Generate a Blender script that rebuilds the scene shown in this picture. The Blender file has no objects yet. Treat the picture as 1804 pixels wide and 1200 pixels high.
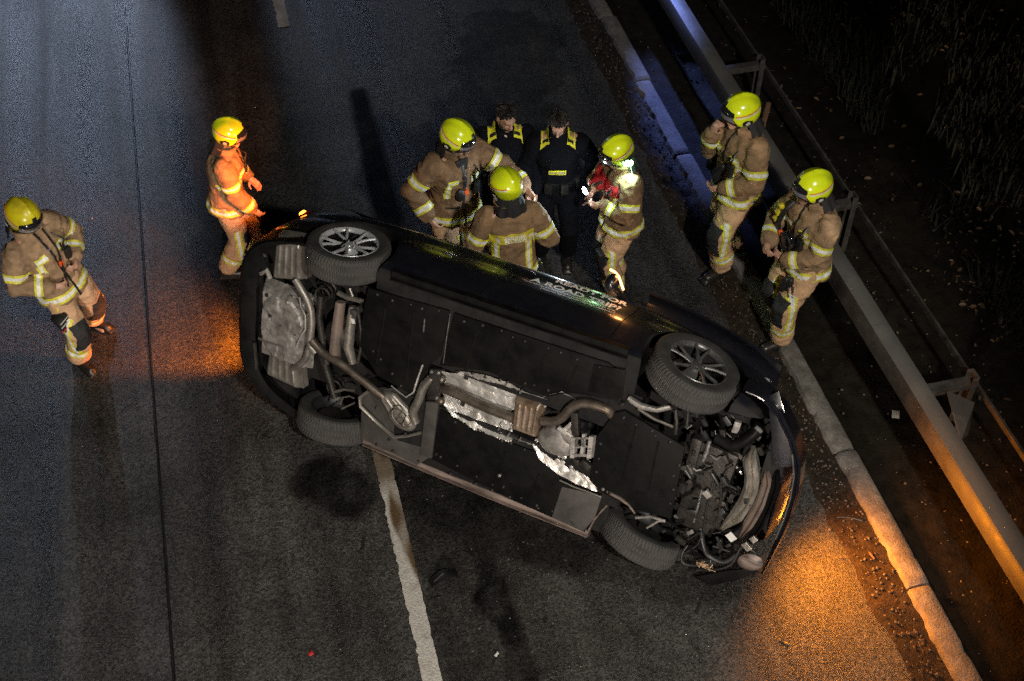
import bpy, bmesh, math, random
import numpy as np
from mathutils import Vector, Matrix, noise
from mathutils.bvhtree import BVHTree
random.seed(7); rng = np.random.default_rng(7)
S = bpy.context.scene
COL = S.collection
R = math.radians

# ------------------------------------------------------------------ camera
CAM_H, PITCH, YAW = 8.2, R(46.4395), R(13.9659)
cd = bpy.data.cameras.new('camera'); cam = bpy.data.objects.new('camera', cd); COL.objects.link(cam)
cd.sensor_width = 36.0; cd.lens = 2250 * 36.0 / 1804; cd.clip_end = 600; cd.clip_start = .1
fw = Vector((math.sin(YAW)*math.cos(PITCH), math.cos(YAW)*math.cos(PITCH), -math.sin(PITCH)))
rt = Vector((math.cos(YAW), -math.sin(YAW), 0)); up = rt.cross(fw)
cam.matrix_world = Matrix(((rt.x, up.x, -fw.x, 0), (rt.y, up.y, -fw.y, 0), (rt.z, up.z, -fw.z, CAM_H), (0, 0, 0, 1)))
S.camera = cam
S.cycles.use_denoising = False

# ------------------------------------------------------------------ night sky, lamps outside the frame, exposure
W = bpy.data.worlds.new('World'); S.world = W; W.use_nodes = True
nt = W.node_tree; nt.nodes.clear()
sky = nt.nodes.new('ShaderNodeTexSky'); sky.sky_type = 'NISHITA'; sky.sun_disc = False
sky.sun_elevation = R(-3); sky.sun_rotation = R(200)
bg = nt.nodes.new('ShaderNodeBackground'); bg.inputs[1].default_value = .035
wo = nt.nodes.new('ShaderNodeOutputWorld')
nt.links.new(sky.outputs[0], bg.inputs[0]); nt.links.new(bg.outputs[0], wo.inputs[0])
S.view_settings.view_transform = 'Standard'; S.view_settings.look = 'None'
S.view_settings.exposure = 0.35; S.view_settings.gamma = 1.0; S.view_settings.use_curve_mapping = False

def lamp(name, kind, loc, target, color, watts, size=.1, cone=60, blend=.4, parent=None):
    d = bpy.data.lights.new(name, kind); d.color = color; d.energy = watts
    d.shadow_soft_size = size
    if kind == 'SPOT': d.spot_size = R(cone); d.spot_blend = blend
    o = bpy.data.objects.new(name, d); COL.objects.link(o)
    loc = Vector(loc)
    o.location = loc
    if target is not None:
        o.rotation_euler = (Vector(target) - loc).to_track_quat('-Z', 'Y').to_euler()
    if parent: o.parent = parent
    return o
# floodlight of the fire engine standing on the bridge side behind the photographer
lamp('bridge_floodlight', 'SPOT', (2.6, -2.2, 9.0), (1.0, 7.2, .4), (1.0, .95, .84), 2700, .25, 50, .55)
# low floodlight of an engine parked under the bridge
lamp('engine_floodlight', 'SPOT', (-1.6, -3.0, 2.4), (1.5, 7.2, .6), (1.0, .86, .74), 2000, .15, 52, .6)
# emergency vehicles parked further up the road, beyond the top of the frame
BLUE = (.60, .73, 1.0)
lamp('blue_beacon', 'SPOT', (-1.7, 19.5, 2.6), (-2.75, 13.8, 0), BLUE, 1100, .10, 40, .5)
lamp('blue_beacon', 'SPOT', (-4.3, 19.5, 2.4), (-3.6, 13.0, 0), BLUE, 330, .10, 30, .6)
lamp('blue_beacon', 'SPOT', (.05, 20.5, 2.6), (3.0, 11.5, 0), BLUE, 330, .10, 34, .5)
lamp('blue_beacon', 'SPOT', (4.75, 19.0, 3.6), (4.56, 11.4, .5), (.24, .34, 1.0), 6500, .08, 8, .7)

# ------------------------------------------------------------------ helpers: materials
def newmat(name):
    m = bpy.data.materials.new(name); m.use_nodes = True
    return m, m.node_tree, m.node_tree.nodes['Principled BSDF']
def N(nt, t, **kw):
    n = nt.nodes.new(t)
    for k, v in kw.items(): setattr(n, k, v)
    return n
def mat(name, col, rough=.6, metal=0, var=.25, scale=12, bump=0, bscale=60, dirt=None, dscale=3, damt=.5, coat=0, spec=.5, emit=None, stretch=None, rvar=.12):
    m, t, p = newmat(name); L = t.links.new
    tc = N(t, 'ShaderNodeTexCoord'); vec = tc.outputs['Object']
    if stretch:
        mp = N(t, 'ShaderNodeMapping'); mp.inputs['Scale'].default_value = stretch; L(vec, mp.inputs[0]); vec = mp.outputs[0]
    nz = N(t, 'ShaderNodeTexNoise'); nz.inputs['Scale'].default_value = scale; nz.inputs['Detail'].default_value = 6; nz.inputs['Roughness'].default_value = .65; L(vec, nz.inputs['Vector'])
    rp = N(t, 'ShaderNodeMapRange'); rp.inputs[1].default_value = .3; rp.inputs[2].default_value = .7; rp.inputs[3].default_value = 1-var; rp.inputs[4].default_value = 1+var; L(nz.outputs[0], rp.inputs[0])
    mx = N(t, 'ShaderNodeMix', data_type='RGBA', blend_type='MULTIPLY'); mx.inputs[0].default_value = 1; mx.inputs[6].default_value = (*col, 1); L(rp.outputs[0], mx.inputs[7])
    out = mx.outputs[2]
    if dirt:
        n2 = N(t, 'ShaderNodeTexNoise'); n2.inputs['Scale'].default_value = dscale; n2.inputs['Detail'].default_value = 8; n2.inputs['Roughness'].default_value = .7; L(vec, n2.inputs['Vector'])
        r2 = N(t, 'ShaderNodeMapRange'); r2.inputs[1].default_value = .42; r2.inputs[2].default_value = .66; r2.inputs[4].default_value = damt; L(n2.outputs[0], r2.inputs[0])
        m2 = N(t, 'ShaderNodeMix', data_type='RGBA'); L(r2.outputs[0], m2.inputs[0]); L(out, m2.inputs[6]); m2.inputs[7].default_value = (*dirt, 1); out = m2.outputs[2]
    L(out, p.inputs['Base Color'])
    rr = N(t, 'ShaderNodeMapRange'); rr.inputs[1].default_value = .3; rr.inputs[2].default_value = .7; rr.inputs[3].default_value = max(.02, rough-rvar); rr.inputs[4].default_value = min(1, rough+rvar); L(nz.outputs[0], rr.inputs[0]); L(rr.outputs[0], p.inputs['Roughness'])
    p.inputs['Metallic'].default_value = metal; p.inputs['Coat Weight'].default_value = coat; p.inputs['Coat Roughness'].default_value = .11 if 'car_paint' in name else .06
    p.inputs['Specular IOR Level'].default_value = spec
    if bump:
        nb = N(t, 'ShaderNodeTexNoise'); nb.inputs['Scale'].default_value = bscale; nb.inputs['Detail'].default_value = 4; L(vec, nb.inputs['Vector'])
        bp = N(t, 'ShaderNodeBump'); bp.inputs['Strength'].default_value = bump; bp.inputs['Distance'].default_value = .01; L(nb.outputs[0], bp.inputs['Height']); L(bp.outputs[0], p.inputs['Normal'])
    if emit:
        p.inputs['Emission Color'].default_value = (*emit[0], 1); p.inputs['Emission Strength'].default_value = emit[1]
    return m

def asphalt(name, base, tint=(1, 1, 1)):
    """damp coarse asphalt; the mesh carries 'spill_shade' (spilled fluid and painted shadows) and 'dirt' per vertex"""
    m, t, p = newmat(name); L = t.links.new
    ge = N(t, 'ShaderNodeNewGeometry'); vec = ge.outputs['Position']
    vo = N(t, 'ShaderNodeTexVoronoi'); vo.inputs['Scale'].default_value = 62; L(vec, vo.inputs['Vector'])
    vo2 = N(t, 'ShaderNodeTexNoise'); vo2.inputs['Scale'].default_value = 60; vo2.inputs['Detail'].default_value = 5; vo2.inputs['Roughness'].default_value = .75; L(vec, vo2.inputs['Vector'])
    sep = N(t, 'ShaderNodeSeparateColor'); L(vo.outputs['Color'], sep.inputs[0])
    st = N(t, 'ShaderNodeMapRange'); st.inputs[3].default_value = .4; st.inputs[4].default_value = 1.8; L(sep.outputs[0], st.inputs[0])
    big = N(t, 'ShaderNodeTexNoise'); big.inputs['Scale'].default_value = 1.1; big.inputs['Detail'].default_value = 7; big.inputs['Roughness'].default_value = .62; L(vec, big.inputs['Vector'])
    br = N(t, 'ShaderNodeMapRange'); br.inputs[1].default_value = .3; br.inputs[2].default_value = .7; br.inputs[3].default_value = .5; br.inputs[4].default_value = 1.45; L(big.outputs[0], br.inputs[0])
    mp = N(t, 'ShaderNodeMapping'); mp.inputs['Scale'].default_value = (3.2, .10, 1); L(vec, mp.inputs[0])
    tr = N(t, 'ShaderNodeTexNoise'); tr.inputs['Scale'].default_value = 1.0; tr.inputs['Detail'].default_value = 5; L(mp.outputs[0], tr.inputs['Vector'])
    tr2 = N(t, 'ShaderNodeMapRange'); tr2.inputs[1].default_value = .35; tr2.inputs[2].default_value = .65; tr2.inputs[3].default_value = .6; tr2.inputs[4].default_value = 1.35; L(tr.outputs[0], tr2.inputs[0])
    def mul(a, b):
        n = N(t, 'ShaderNodeMath', operation='MULTIPLY')
        for i, x in enumerate((a, b)):
            if isinstance(x, (int, float)): n.inputs[i].default_value = x
            else: L(x, n.inputs[i])
        return n.outputs[0]
    spill_shade = N(t, 'ShaderNodeAttribute', attribute_name='spill_shade').outputs['Fac']
    drt = N(t, 'ShaderNodeAttribute', attribute_name='dirt').outputs['Fac']
    k = mul(mul(st.outputs[0], br.outputs[0]), tr2.outputs[0])
    kw = N(t, 'ShaderNodeMapRange'); kw.inputs[3].default_value = 1; kw.inputs[4].default_value = .07; L(spill_shade, kw.inputs[0])
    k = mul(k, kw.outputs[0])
    mx = N(t, 'ShaderNodeMix', data_type='RGBA', blend_type='MULTIPLY'); mx.inputs[0].default_value = 1; mx.inputs[6].default_value = (base*tint[0], base*tint[1], base*tint[2], 1); L(k, mx.inputs[7])
    dm = N(t, 'ShaderNodeMix', data_type='RGBA'); L(drt, dm.inputs[0]); L(mx.outputs[2], dm.inputs[6]); dm.inputs[7].default_value = (.030, .020, .013, 1)
    L(dm.outputs[2], p.inputs['Base Color'])
    ro = N(t, 'ShaderNodeMapRange'); ro.inputs[1].default_value = .3; ro.inputs[2].default_value = .7; ro.inputs[3].default_value = .27; ro.inputs[4].default_value = .62; L(tr.outputs[0], ro.inputs[0])
    rw = N(t, 'ShaderNodeMix', data_type='FLOAT'); L(spill_shade, rw.inputs[0]); L(ro.outputs[0], rw.inputs[2]); rw.inputs[3].default_value = .55; L(rw.outputs[0], p.inputs['Roughness'])
    hs = N(t, 'ShaderNodeMath', operation='ADD'); L(mul(sep.outputs[0], .55), hs.inputs[0]); L(vo2.outputs[0], hs.inputs[1])
    bp = N(t, 'ShaderNodeBump'); bp.inputs['Strength'].default_value = .95; bp.inputs['Distance'].default_value = .012; L(hs.outputs[0], bp.inputs['Height']); L(bp.outputs[0], p.inputs['Normal'])
    sl = N(t, 'ShaderNodeMapRange'); sl.inputs[3].default_value = .42; sl.inputs[4].default_value = .03; L(spill_shade, sl.inputs[0]); L(sl.outputs[0], p.inputs['Specular IOR Level'])
    return m

def attr_mix(name, attr, stops, rough=.5, metal=0, bump=0, bscale=80):
    """colour picked by a per-vertex value (tape stripes, worn paint)"""
    m, t, p = newmat(name); L = t.links.new
    a = N(t, 'ShaderNodeAttribute', attribute_name=attr)
    cr = N(t, 'ShaderNodeValToRGB'); cr.color_ramp.interpolation = 'CONSTANT' if len(stops) > 2 else 'LINEAR'
    el = cr.color_ramp.elements
    while len(el) < len(stops): el.new(.5)
    for e, (pos, c) in zip(el, stops): e.position = pos; e.color = (*c, 1)
    L(a.outputs['Fac'], cr.inputs[0])
    tc = N(t, 'ShaderNodeTexCoord'); nz = N(t, 'ShaderNodeTexNoise'); nz.inputs['Scale'].default_value = 40; nz.inputs['Detail'].default_value = 5; L(tc.outputs['Object'], nz.inputs['Vector'])
    rp = N(t, 'ShaderNodeMapRange'); rp.inputs[1].default_value = .3; rp.inputs[2].default_value = .7; rp.inputs[3].default_value = .7; rp.inputs[4].default_value = 1.1; L(nz.outputs[0], rp.inputs[0])
    mx = N(t, 'ShaderNodeMix', data_type='RGBA', blend_type='MULTIPLY'); mx.inputs[0].default_value = 1; L(cr.outputs[0], mx.inputs[6]); L(rp.outputs[0], mx.inputs[7]); L(mx.outputs[2], p.inputs['Base Color'])
    p.inputs['Roughness'].default_value = rough; p.inputs['Metallic'].default_value = metal
    if bump:
        bp = N(t, 'ShaderNodeBump'); bp.inputs['Strength'].default_value = bump; bp.inputs['Distance'].default_value = .008; nz.inputs['Scale'].default_value = bscale; L(nz.outputs[0], bp.inputs['Height']); L(bp.outputs[0], p.inputs['Normal'])
    return m

M = {}
M['asphalt'] = asphalt('wet_asphalt', .040, (1, .96, .90))
M['asphalt_old'] = asphalt('older_asphalt', .037, (1, .97, .93))
M['joint'] = mat('joint_bitumen', (.008, .008, .008), .5)
M['soil'] = mat('dark_soil', (.012, .010, .0075), .85, var=.6, scale=9, bump=.8, bscale=45, dirt=(.021, .016, .011), dscale=2, spec=.08)
M['gutter'] = mat('gutter_dirt', (.030, .021, .014), .7, var=.6, scale=22, bump=1.0, bscale=70, dirt=(.014, .011, .009), dscale=4, damt=.8, spec=.12)
M['concrete'] = mat('kerb_concrete', (.165, .15, .135), .85, var=.35, scale=14, bump=.7, bscale=60, dirt=(.06, .05, .04), dscale=5, damt=.75)
M['post'] = mat('dull_rusted_steel', (.07, .062, .055), .7, metal=.2, var=.5, scale=9)
M['dark_steel'] = mat('dark_mottled_steel', (.036, .031, .027), .6, metal=.2, var=.4, scale=6, dirt=(.016, .013, .011), dscale=4)
M['galv'] = mat('galvanised_steel', (.20, .195, .185), .55, metal=.4, var=.25, scale=6, bump=.15, bscale=40, dirt=(.08, .066, .052), dscale=3, damt=.7)
M['paint'] = mat('black_blue_car_paint', (.007, .0075, .012), .32, var=.1, coat=.8, rvar=.05, dirt=(.022, .020, .018), dscale=4, damt=.35)
M['under'] = mat('underbody_coating', (.010, .010, .011), .65, var=.5, scale=5, bump=.35, bscale=25, dirt=(.024, .021, .018), dscale=2.5, damt=.6, spec=.15)
M['black_plastic'] = mat('black_plastic', (.0045, .0045, .0047), .55, var=.4, scale=6, bump=.2, bscale=18, dirt=(.0075, .0068, .006), dscale=3, damt=.7, spec=.12)
M['grey_plate'] = mat('dusty_grey_plate', (.060, .056, .053), .6, metal=.2, var=.4, scale=4, bump=.3, bscale=14, dirt=(.040, .035, .032), dscale=2.2, damt=.8)
M['sill'] = mat('scraped_sill', (.20, .155, .135), .5, metal=.3, var=.5, scale=9, dirt=(.05, .036, .030), dscale=7, damt=.9, stretch=(.4, 3, 3))
M['alu'] = mat('crumpled_heat_shield', (.68, .67, .64), .40, metal=.65, var=.25, scale=7, bump=.35, bscale=30, dirt=(.15, .12, .09), dscale=4, damt=.5)
M['exhaust'] = mat('brown_exhaust_steel', (.155, .130, .108), .45, metal=.7, var=.35, scale=6, bump=.15, bscale=30, dirt=(.075, .050, .030), dscale=4, damt=.7)
M['muffler'] = mat('grey_muffler_steel', (.26, .245, .22), .42, metal=.6, var=.3, scale=7, bump=.12, bscale=30, dirt=(.10, .085, .065), dscale=3, damt=.6)
M['cat'] = mat('heat_stained_converter', (.29, .225, .17), .42, metal=.6, var=.45, scale=9, dirt=(.12, .062, .028), dscale=6, damt=.7)
M['cast'] = mat('cast_aluminium', (.30, .285, .27), .5, metal=.4, var=.4, scale=14, bump=.4, bscale=35, dirt=(.08, .07, .058), dscale=5, damt=.7)
M['iron'] = mat('dark_iron', (.030, .028, .026), .5, metal=.5, var=.5, scale=10, bump=.4, bscale=40, dirt=(.042, .033, .026), dscale=6, damt=.5)
M['rusty'] = mat('rusty_beam', (.17, .135, .115), .6, metal=.2, var=.5, scale=8, dirt=(.10, .052, .030), dscale=4, damt=.7, bump=.2, bscale=30)
M['beam'] = mat('bare_metal_beam', (.40, .38, .34), .4, metal=.7, var=.4, scale=6, dirt=(.10, .07, .04), dscale=5, damt=.6, stretch=(3, .7, 3))
M['rubber'] = mat('tyre_rubber', (.032, .031, .030), .75, var=.35, scale=9, bump=.15, bscale=50, dirt=(.055, .046, .040), dscale=5, damt=.45)
M['rim_shaded'] = mat('shaded_alloy', (.13, .128, .125), .36, metal=.4, var=.3, dirt=(.035, .032, .03), dscale=9, damt=.6)  # front rims: same alloy, the weaker light there put into its colour
M['crumb'] = mat('glass_crumb', (.20, .21, .21), .1, spec=.8)
M['rim'] = mat('silver_alloy', (.50, .505, .52), .32, metal=.25, var=.2, dirt=(.14, .135, .13), dscale=9, damt=.5)
M['glass'] = mat('dark_window_glass', (.006, .007, .008), .06, var=.05, coat=.5)
M['steel'] = mat('bright_steel', (.55, .55, .54), .3, metal=.9, var=.25)
M['copper'] = mat('torn_wiring', (.50, .34, .20), .4, metal=.3, var=.5)
M['white_print'] = mat('white_foil_print', (.85, .85, .83), .45, var=.12)
M['amber'] = mat('amber_lens', (.9, .30, .03), .2, emit=((1, .28, .02), 10))
M['amber_strip'] = mat('amber_strip_lens', (.9, .4, .1), .2, emit=((1, .42, .14), 6))
M['red_lens'] = mat('red_lens', (.30, .01, .012), .15)
M['clear_lens'] = mat('clear_lens', (.5, .5, .5), .1, spec=.8)
M['plate_white'] = mat('plate_white', (.7, .7, .68), .4)
M['coat'] = mat('tan_fire_coat', (.290, .178, .092), .85, var=.28, scale=16, bump=.6, bscale=42, dirt=(.105, .068, .040), dscale=4.5, damt=.75)
M['coat_dark'] = mat('smoky_tan_coat', (.235, .138, .070), .85, var=.28, scale=16, bump=.6, bscale=42, dirt=(.105, .068, .040), dscale=4.5, damt=.75)
M['coat_pale'] = mat('faded_tan_coat', (.345, .225, .125), .85, var=.28, scale=16, bump=.6, bscale=42, dirt=(.105, .068, .040), dscale=4.5, damt=.75)
M['trouser'] = mat('tan_fire_trousers', (.60, .37, .21), .85, var=.25, scale=16, bump=.6, bscale=42, dirt=(.22, .155, .088), dscale=3.5, damt=.4)
M['navy'] = mat('dark_navy_cloth', (.0035, .004, .007), .9, spec=.15, var=.3, scale=18, bump=.3, bscale=55)
M['black_cloth'] = mat('black_cloth', (.012, .012, .013), .85, var=.3, bump=.35, bscale=60)
M['knee'] = mat('black_knee_patch', (.020, .020, .021), .75, var=.4, bump=.5, bscale=90)
M['boot'] = mat('black_leather', (.014, .012, .011), .35, var=.4, bump=.2, bscale=60, dirt=(.06, .045, .035), dscale=7, damt=.4)
M['glove'] = mat('black_glove', (.016, .015, .014), .6, var=.4, bump=.3, bscale=70)
M['skin'] = mat('skin', (.47, .27, .19), .5, var=.12, scale=20)
M['hair'] = mat('dark_hair', (.012, .009, .007), .5, var=.4, scale=40, bump=.8, bscale=120)
M['eye'] = mat('eye', (.05, .04, .035), .15)
M['lime'] = mat('lime_helmet', (.58, .70, .010), .22, var=.06, coat=.6, rvar=.05, dirt=(.26, .31, .015), dscale=8, damt=.4)
M['yellow_helmet'] = mat('yellow_helmet', (.66, .58, .012), .26, var=.06, coat=.5, rvar=.05, dirt=(.26, .20, .02), dscale=7, damt=.6)
M['visor'] = mat('dark_visor', (.010, .010, .014), .10, var=.05, coat=1)
M['visor_edge'] = mat('silvered_visor_edge', (.55, .55, .62), .12, metal=.8, var=.05)
M['trim'] = mat('black_helmet_trim', (.012, .012, .012), .4)
M['badge_grey'] = mat('grey_badge', (.42, .42, .40), .4)
M['red_line'] = mat('red_stripe', (.55, .04, .02), .4)
M['silver_line'] = mat('silver_stripe', (.62, .64, .58), .35, metal=.3)
M['tape'] = attr_mix('striped_reflective_tape', 'v', [(0, (.74, .70, .06)), (.28, (.88, .88, .82)), (.72, (.74, .70, .06))], .4)
M['hivis'] = mat('hi_vis_yellow', (.78, .76, .03), .6, var=.12)
M['label_yellow'] = mat('yellow_back_label', (.58, .50, .035), .6, var=.15)
M['orange'] = mat('orange_plastic', (.85, .12, .02), .45)
M['red_cloth'] = mat('red_strap', (.42, .015, .022), .55, var=.25, bump=.3)
M['yellow_gear'] = mat('yellow_gear', (.62, .50, .03), .45)
M['gear'] = mat('black_gear', (.018, .018, .018), .45, var=.3)
M['torch_glow'] = mat('torch_lens', (.9, .95, 1), .1, emit=((.80, .93, 1.0), 45))
M['lamp_glow'] = mat('helmet_lamp_lens', (.9, 1, .95), .1, emit=((.42, 1.0, .46), 60))
M['line_paint'] = attr_mix('worn_line_paint', 'stain', [(0, (.46, .44, .40)), (1, (.090, .052, .020))], .75, bump=.8, bscale=70)
M['grass'] = mat('dead_grass', (.026, .025, .012), .8, var=.6, scale=3)
M['leaf'] = mat('dead_leaf', (.13, .080, .042), .6, var=.7, scale=5)
M['pebble'] = mat('pebble', (.085, .066, .050), .8, var=.6, scale=8)
M['paper'] = mat('pale_paper', (.55, .54, .52), .6, var=.15)
M['red_scrap'] = mat('red_plastic', (.42, .02, .02), .35)
M['wood'] = mat('weathered_wood', (.16, .085, .045), .8, var=.4, stretch=(6, 6, .6))

# ------------------------------------------------------------------ helpers: geometry
class MB:
    def __init__(s): s.v = []; s.f = []
    def add(s, vs, fs):
        b = len(s.v); s.v += [tuple(map(float, p)) for p in vs]; s.f += [tuple(i+b for i in f) for f in fs]; return s
    def box(s, c, d, rot=None, taper=1.0):
        x, y, z = (k/2 for k in d); q = [Vector((sx*x*(taper if sz > 0 else 1), sy*y*(taper if sz > 0 else 1), sz*z)) for sz in (-1, 1) for sy in (-1, 1) for sx in (-1, 1)]
        c = Vector(c)
        return s.add([(rot @ p if rot else p)+c for p in q], [(0, 2, 3, 1), (4, 5, 7, 6), (0, 1, 5, 4), (2, 6, 7, 3), (0, 4, 6, 2), (1, 3, 7, 5)])
    def prism(s, poly, d):
        """poly: 3d points of the face seen; d: vector through the thickness"""
        n = len(poly); d = Vector(d); P = [Vector(p) for p in poly]
        return s.add(P+[p+d for p in P], [tuple(range(n)), tuple(range(2*n-1, n-1, -1))]+[(i, n+i, n+(i+1) % n, (i+1) % n) for i in range(n)])
    def tube(s, pts, r, n=10, flat=1.0, cap=True):
        P = [Vector(p) for p in pts]; k = len(P); rr = r if isinstance(r, (list, tuple)) else [r]*k
        T = [(P[min(i+1, k-1)]-P[max(i-1, 0)]).normalized() for i in range(k)]
        a = T[0].orthogonal().normalized(); rows = []
        for i in range(k):
            a = (a-T[i]*a.dot(T[i])).normalized(); b = T[i].cross(a)
            rows.append([P[i]+(a*math.cos(t)+b*math.sin(t)*flat)*rr[i] for t in (2*math.pi*j/n for j in range(n))])
        return s.rows(rows, cap)
    def rows(s, rows, cap=True, closed=True):
        k = len(rows); n = len(rows[0]); vs = [p for r in rows for p in r]; fs = []
        for i in range(k-1):
            for j in range(n if closed else n-1):
                j2 = (j+1) % n; fs.append((i*n+j, i*n+j2, (i+1)*n+j2, (i+1)*n+j))
        if cap and closed: fs += [tuple(range(n-1, -1, -1)), tuple((k-1)*n+j for j in range(n))]
        return s.add(vs, fs)
    def limb(s, pts, rad, n=14):
        """tube with round ends"""
        P = [Vector(p) for p in pts]; rad = list(rad)
        d0 = (P[0]-P[1]).normalized(); d1 = (P[-1]-P[-2]).normalized()
        A = [P[0]+d0*rad[0]*q for q in (.98, .8, .45)]; ra = [rad[0]*q for q in (.2, .6, .89)]
        B = [P[-1]+d1*rad[-1]*q for q in (.45, .8, .98)]; rb = [rad[-1]*q for q in (.89, .6, .2)]
        return s.tube(A+P+B, ra+rad+rb, n)
    def ell(s, c, r, rot=None, n=14):
        c = Vector(c); rows = []
        for i in range(1, 9):
            ph = math.pi*i/9; rows.append([(rot @ q if rot else q)+c for q in (Vector((r[0]*math.sin(ph)*math.cos(t), r[1]*math.sin(ph)*math.sin(t), r[2]*math.cos(ph))) for t in (2*math.pi*j/n for j in range(n)))])
        return s.rows(rows)
    def lathe(s, p, ax, prof, n=24, cap=True):
        p = Vector(p); ax = Vector(ax).normalized(); a = ax.orthogonal().normalized(); b = ax.cross(a)
        return s.rows([[p+ax*t+(a*math.cos(q)+b*math.sin(q))*r for q in (2*math.pi*j/n for j in range(n))] for t, r in prof], cap)
    def grid(s, fn, nu, nv):
        return s.rows([[fn(i/nu, j/nv) for j in range(nv+1)] for i in range(nu+1)], closed=False)
    def mesh(s, name='mesh'):
        me = bpy.data.meshes.new(name); me.from_pydata(s.v, [], s.f); me.update(); return me
    def build(s, name, m, parent=None, smooth=40, bevel=0, solid=0, fix=True):
        me = s.mesh(name)
        if fix or bevel or solid:
            bm = bmesh.new(); bm.from_mesh(me)
            if fix: bmesh.ops.recalc_face_normals(bm, faces=bm.faces)
            if bevel: bmesh.ops.bevel(bm, geom=[e for e in bm.edges if len(e.link_faces) == 2 and e.calc_face_angle() > .6], offset=bevel, segments=2, affect='EDGES', profile=.6)
            if solid: bmesh.ops.solidify(bm, geom=list(bm.faces), thickness=solid)
            bm.to_mesh(me); bm.free()
        return obj(name, me, m, parent, smooth)
def obj(name, me, m, parent=None, smooth=40):
    if m is not None:
        for q in (m if isinstance(m, (list, tuple)) else [m]): me.materials.append(q)
    if smooth:
        me.shade_smooth(); me.set_sharp_from_angle(angle=R(smooth))
    o = bpy.data.objects.new(name, me); COL.objects.link(o)
    if parent: o.parent = parent
    return o
def empty(name, mw=None, parent=None):
    o = bpy.data.objects.new(name, None); COL.objects.link(o); o.empty_display_size = .2
    if mw is not None: o.matrix_world = mw
    if parent: o.parent = parent
    return o
def tag(o, label=None, cat=None, group=None, kind=None):
    for k, v in (('label', label), ('category', cat), ('group', group), ('kind', kind)):
        if v: o[k] = v
    return o
def evalmods(me, mods):
    """apply modifiers to a mesh through the depsgraph"""
    o = bpy.data.objects.new('work', me); COL.objects.link(o)
    for t, kw in mods:
        md = o.modifiers.new(t, t)
        for k, v in kw.items(): setattr(md, k, v)
    dg = bpy.context.evaluated_depsgraph_get(); dg.update()
    r = bpy.data.meshes.new_from_object(o.evaluated_get(dg)); bpy.data.objects.remove(o); return r
def co_no(me):
    n = len(me.vertices); c = np.empty(n*3, np.float32); me.vertices.foreach_get('co', c)
    q = np.empty(n*3, np.float32); me.vertices.foreach_get('normal', q); return c.reshape(-1, 3), q.reshape(-1, 3)
def setattrf(me, name, vals):
    a = me.attributes.new(name, 'FLOAT', 'POINT'); a.data.foreach_set('value', np.asarray(vals, np.float32))
def text_mesh(body, size, bold=0, shear=0, align='LEFT', spacing=1.0, line=1.0):
    cu = bpy.data.curves.new('lettering', 'FONT'); cu.body = body; cu.size = size; cu.offset = bold; cu.shear = shear; cu.align_x = align; cu.space_character = spacing; cu.space_line = line; cu.resolution_u = 3
    o = bpy.data.objects.new('work', cu); COL.objects.link(o); dg = bpy.context.evaluated_depsgraph_get(); dg.update()
    me = bpy.data.meshes.new_from_object(o.evaluated_get(dg)); bpy.data.objects.remove(o)
    bm = bmesh.new(); bm.from_mesh(me); bmesh.ops.triangulate(bm, faces=bm.faces)
    
    for _ in range(3): bmesh.ops.subdivide_edges(bm, edges=[e for e in bm.edges if e.calc_length() > size*.16], cuts=1); bmesh.ops.triangulate(bm, faces=bm.faces)
    bm.to_mesh(me); bm.free(); me.materials.clear()
    return me
def drape(me, org, ux, uy, cast, surf, off=.004):
    """lay a flat mesh on a surface: org + u*ux + v*uy, cast along 'cast' onto the mesh 'surf'"""
    bm = bmesh.new(); bm.from_mesh(surf); tree = BVHTree.FromBMesh(bm); bm.free()
    org, ux, uy, cast = Vector(org), Vector(ux), Vector(uy), Vector(cast).normalized()
    for v in me.vertices:
        p = org+ux*v.co.x+uy*v.co.y; h = tree.ray_cast(p-cast*.6, cast, 1.5)
        v.co = (h[0]-cast*off) if h[0] else p
    me.update(); return me
def vn(p): return noise.noise(Vector(p))
# ================================================================== THE SETTING
def segd(p, a, b):
    a = np.array(a); b = np.array(b); d = b-a; t = np.clip(((p-a)@d)/(d@d), 0, 1); return np.linalg.norm(p-(a+t[:, None]*d), axis=1), t
def fbm(x, y, sc, seed=0, oct=3):
    """cheap value noise on arrays"""
    out = np.zeros_like(x); amp = 1.0; tot = 0
    for o in range(oct):
        xs, ys = x*sc*2**o, y*sc*2**o; i, j = np.floor(xs).astype(int), np.floor(ys).astype(int); fx, fy = xs-i, ys-j
        fx = fx*fx*(3-2*fx); fy = fy*fy*(3-2*fy)
        h = lambda a, b: (np.sin(a*127.1+b*311.7+seed*74.7+o*19.3)*43758.5453) % 1.0
        out += amp*((h(i, j)*(1-fx)+h(i+1, j)*fx)*(1-fy)+(h(i, j+1)*(1-fx)+h(i+1, j+1)*fx)*fy); tot += amp; amp *= .5
    return out/tot
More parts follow.
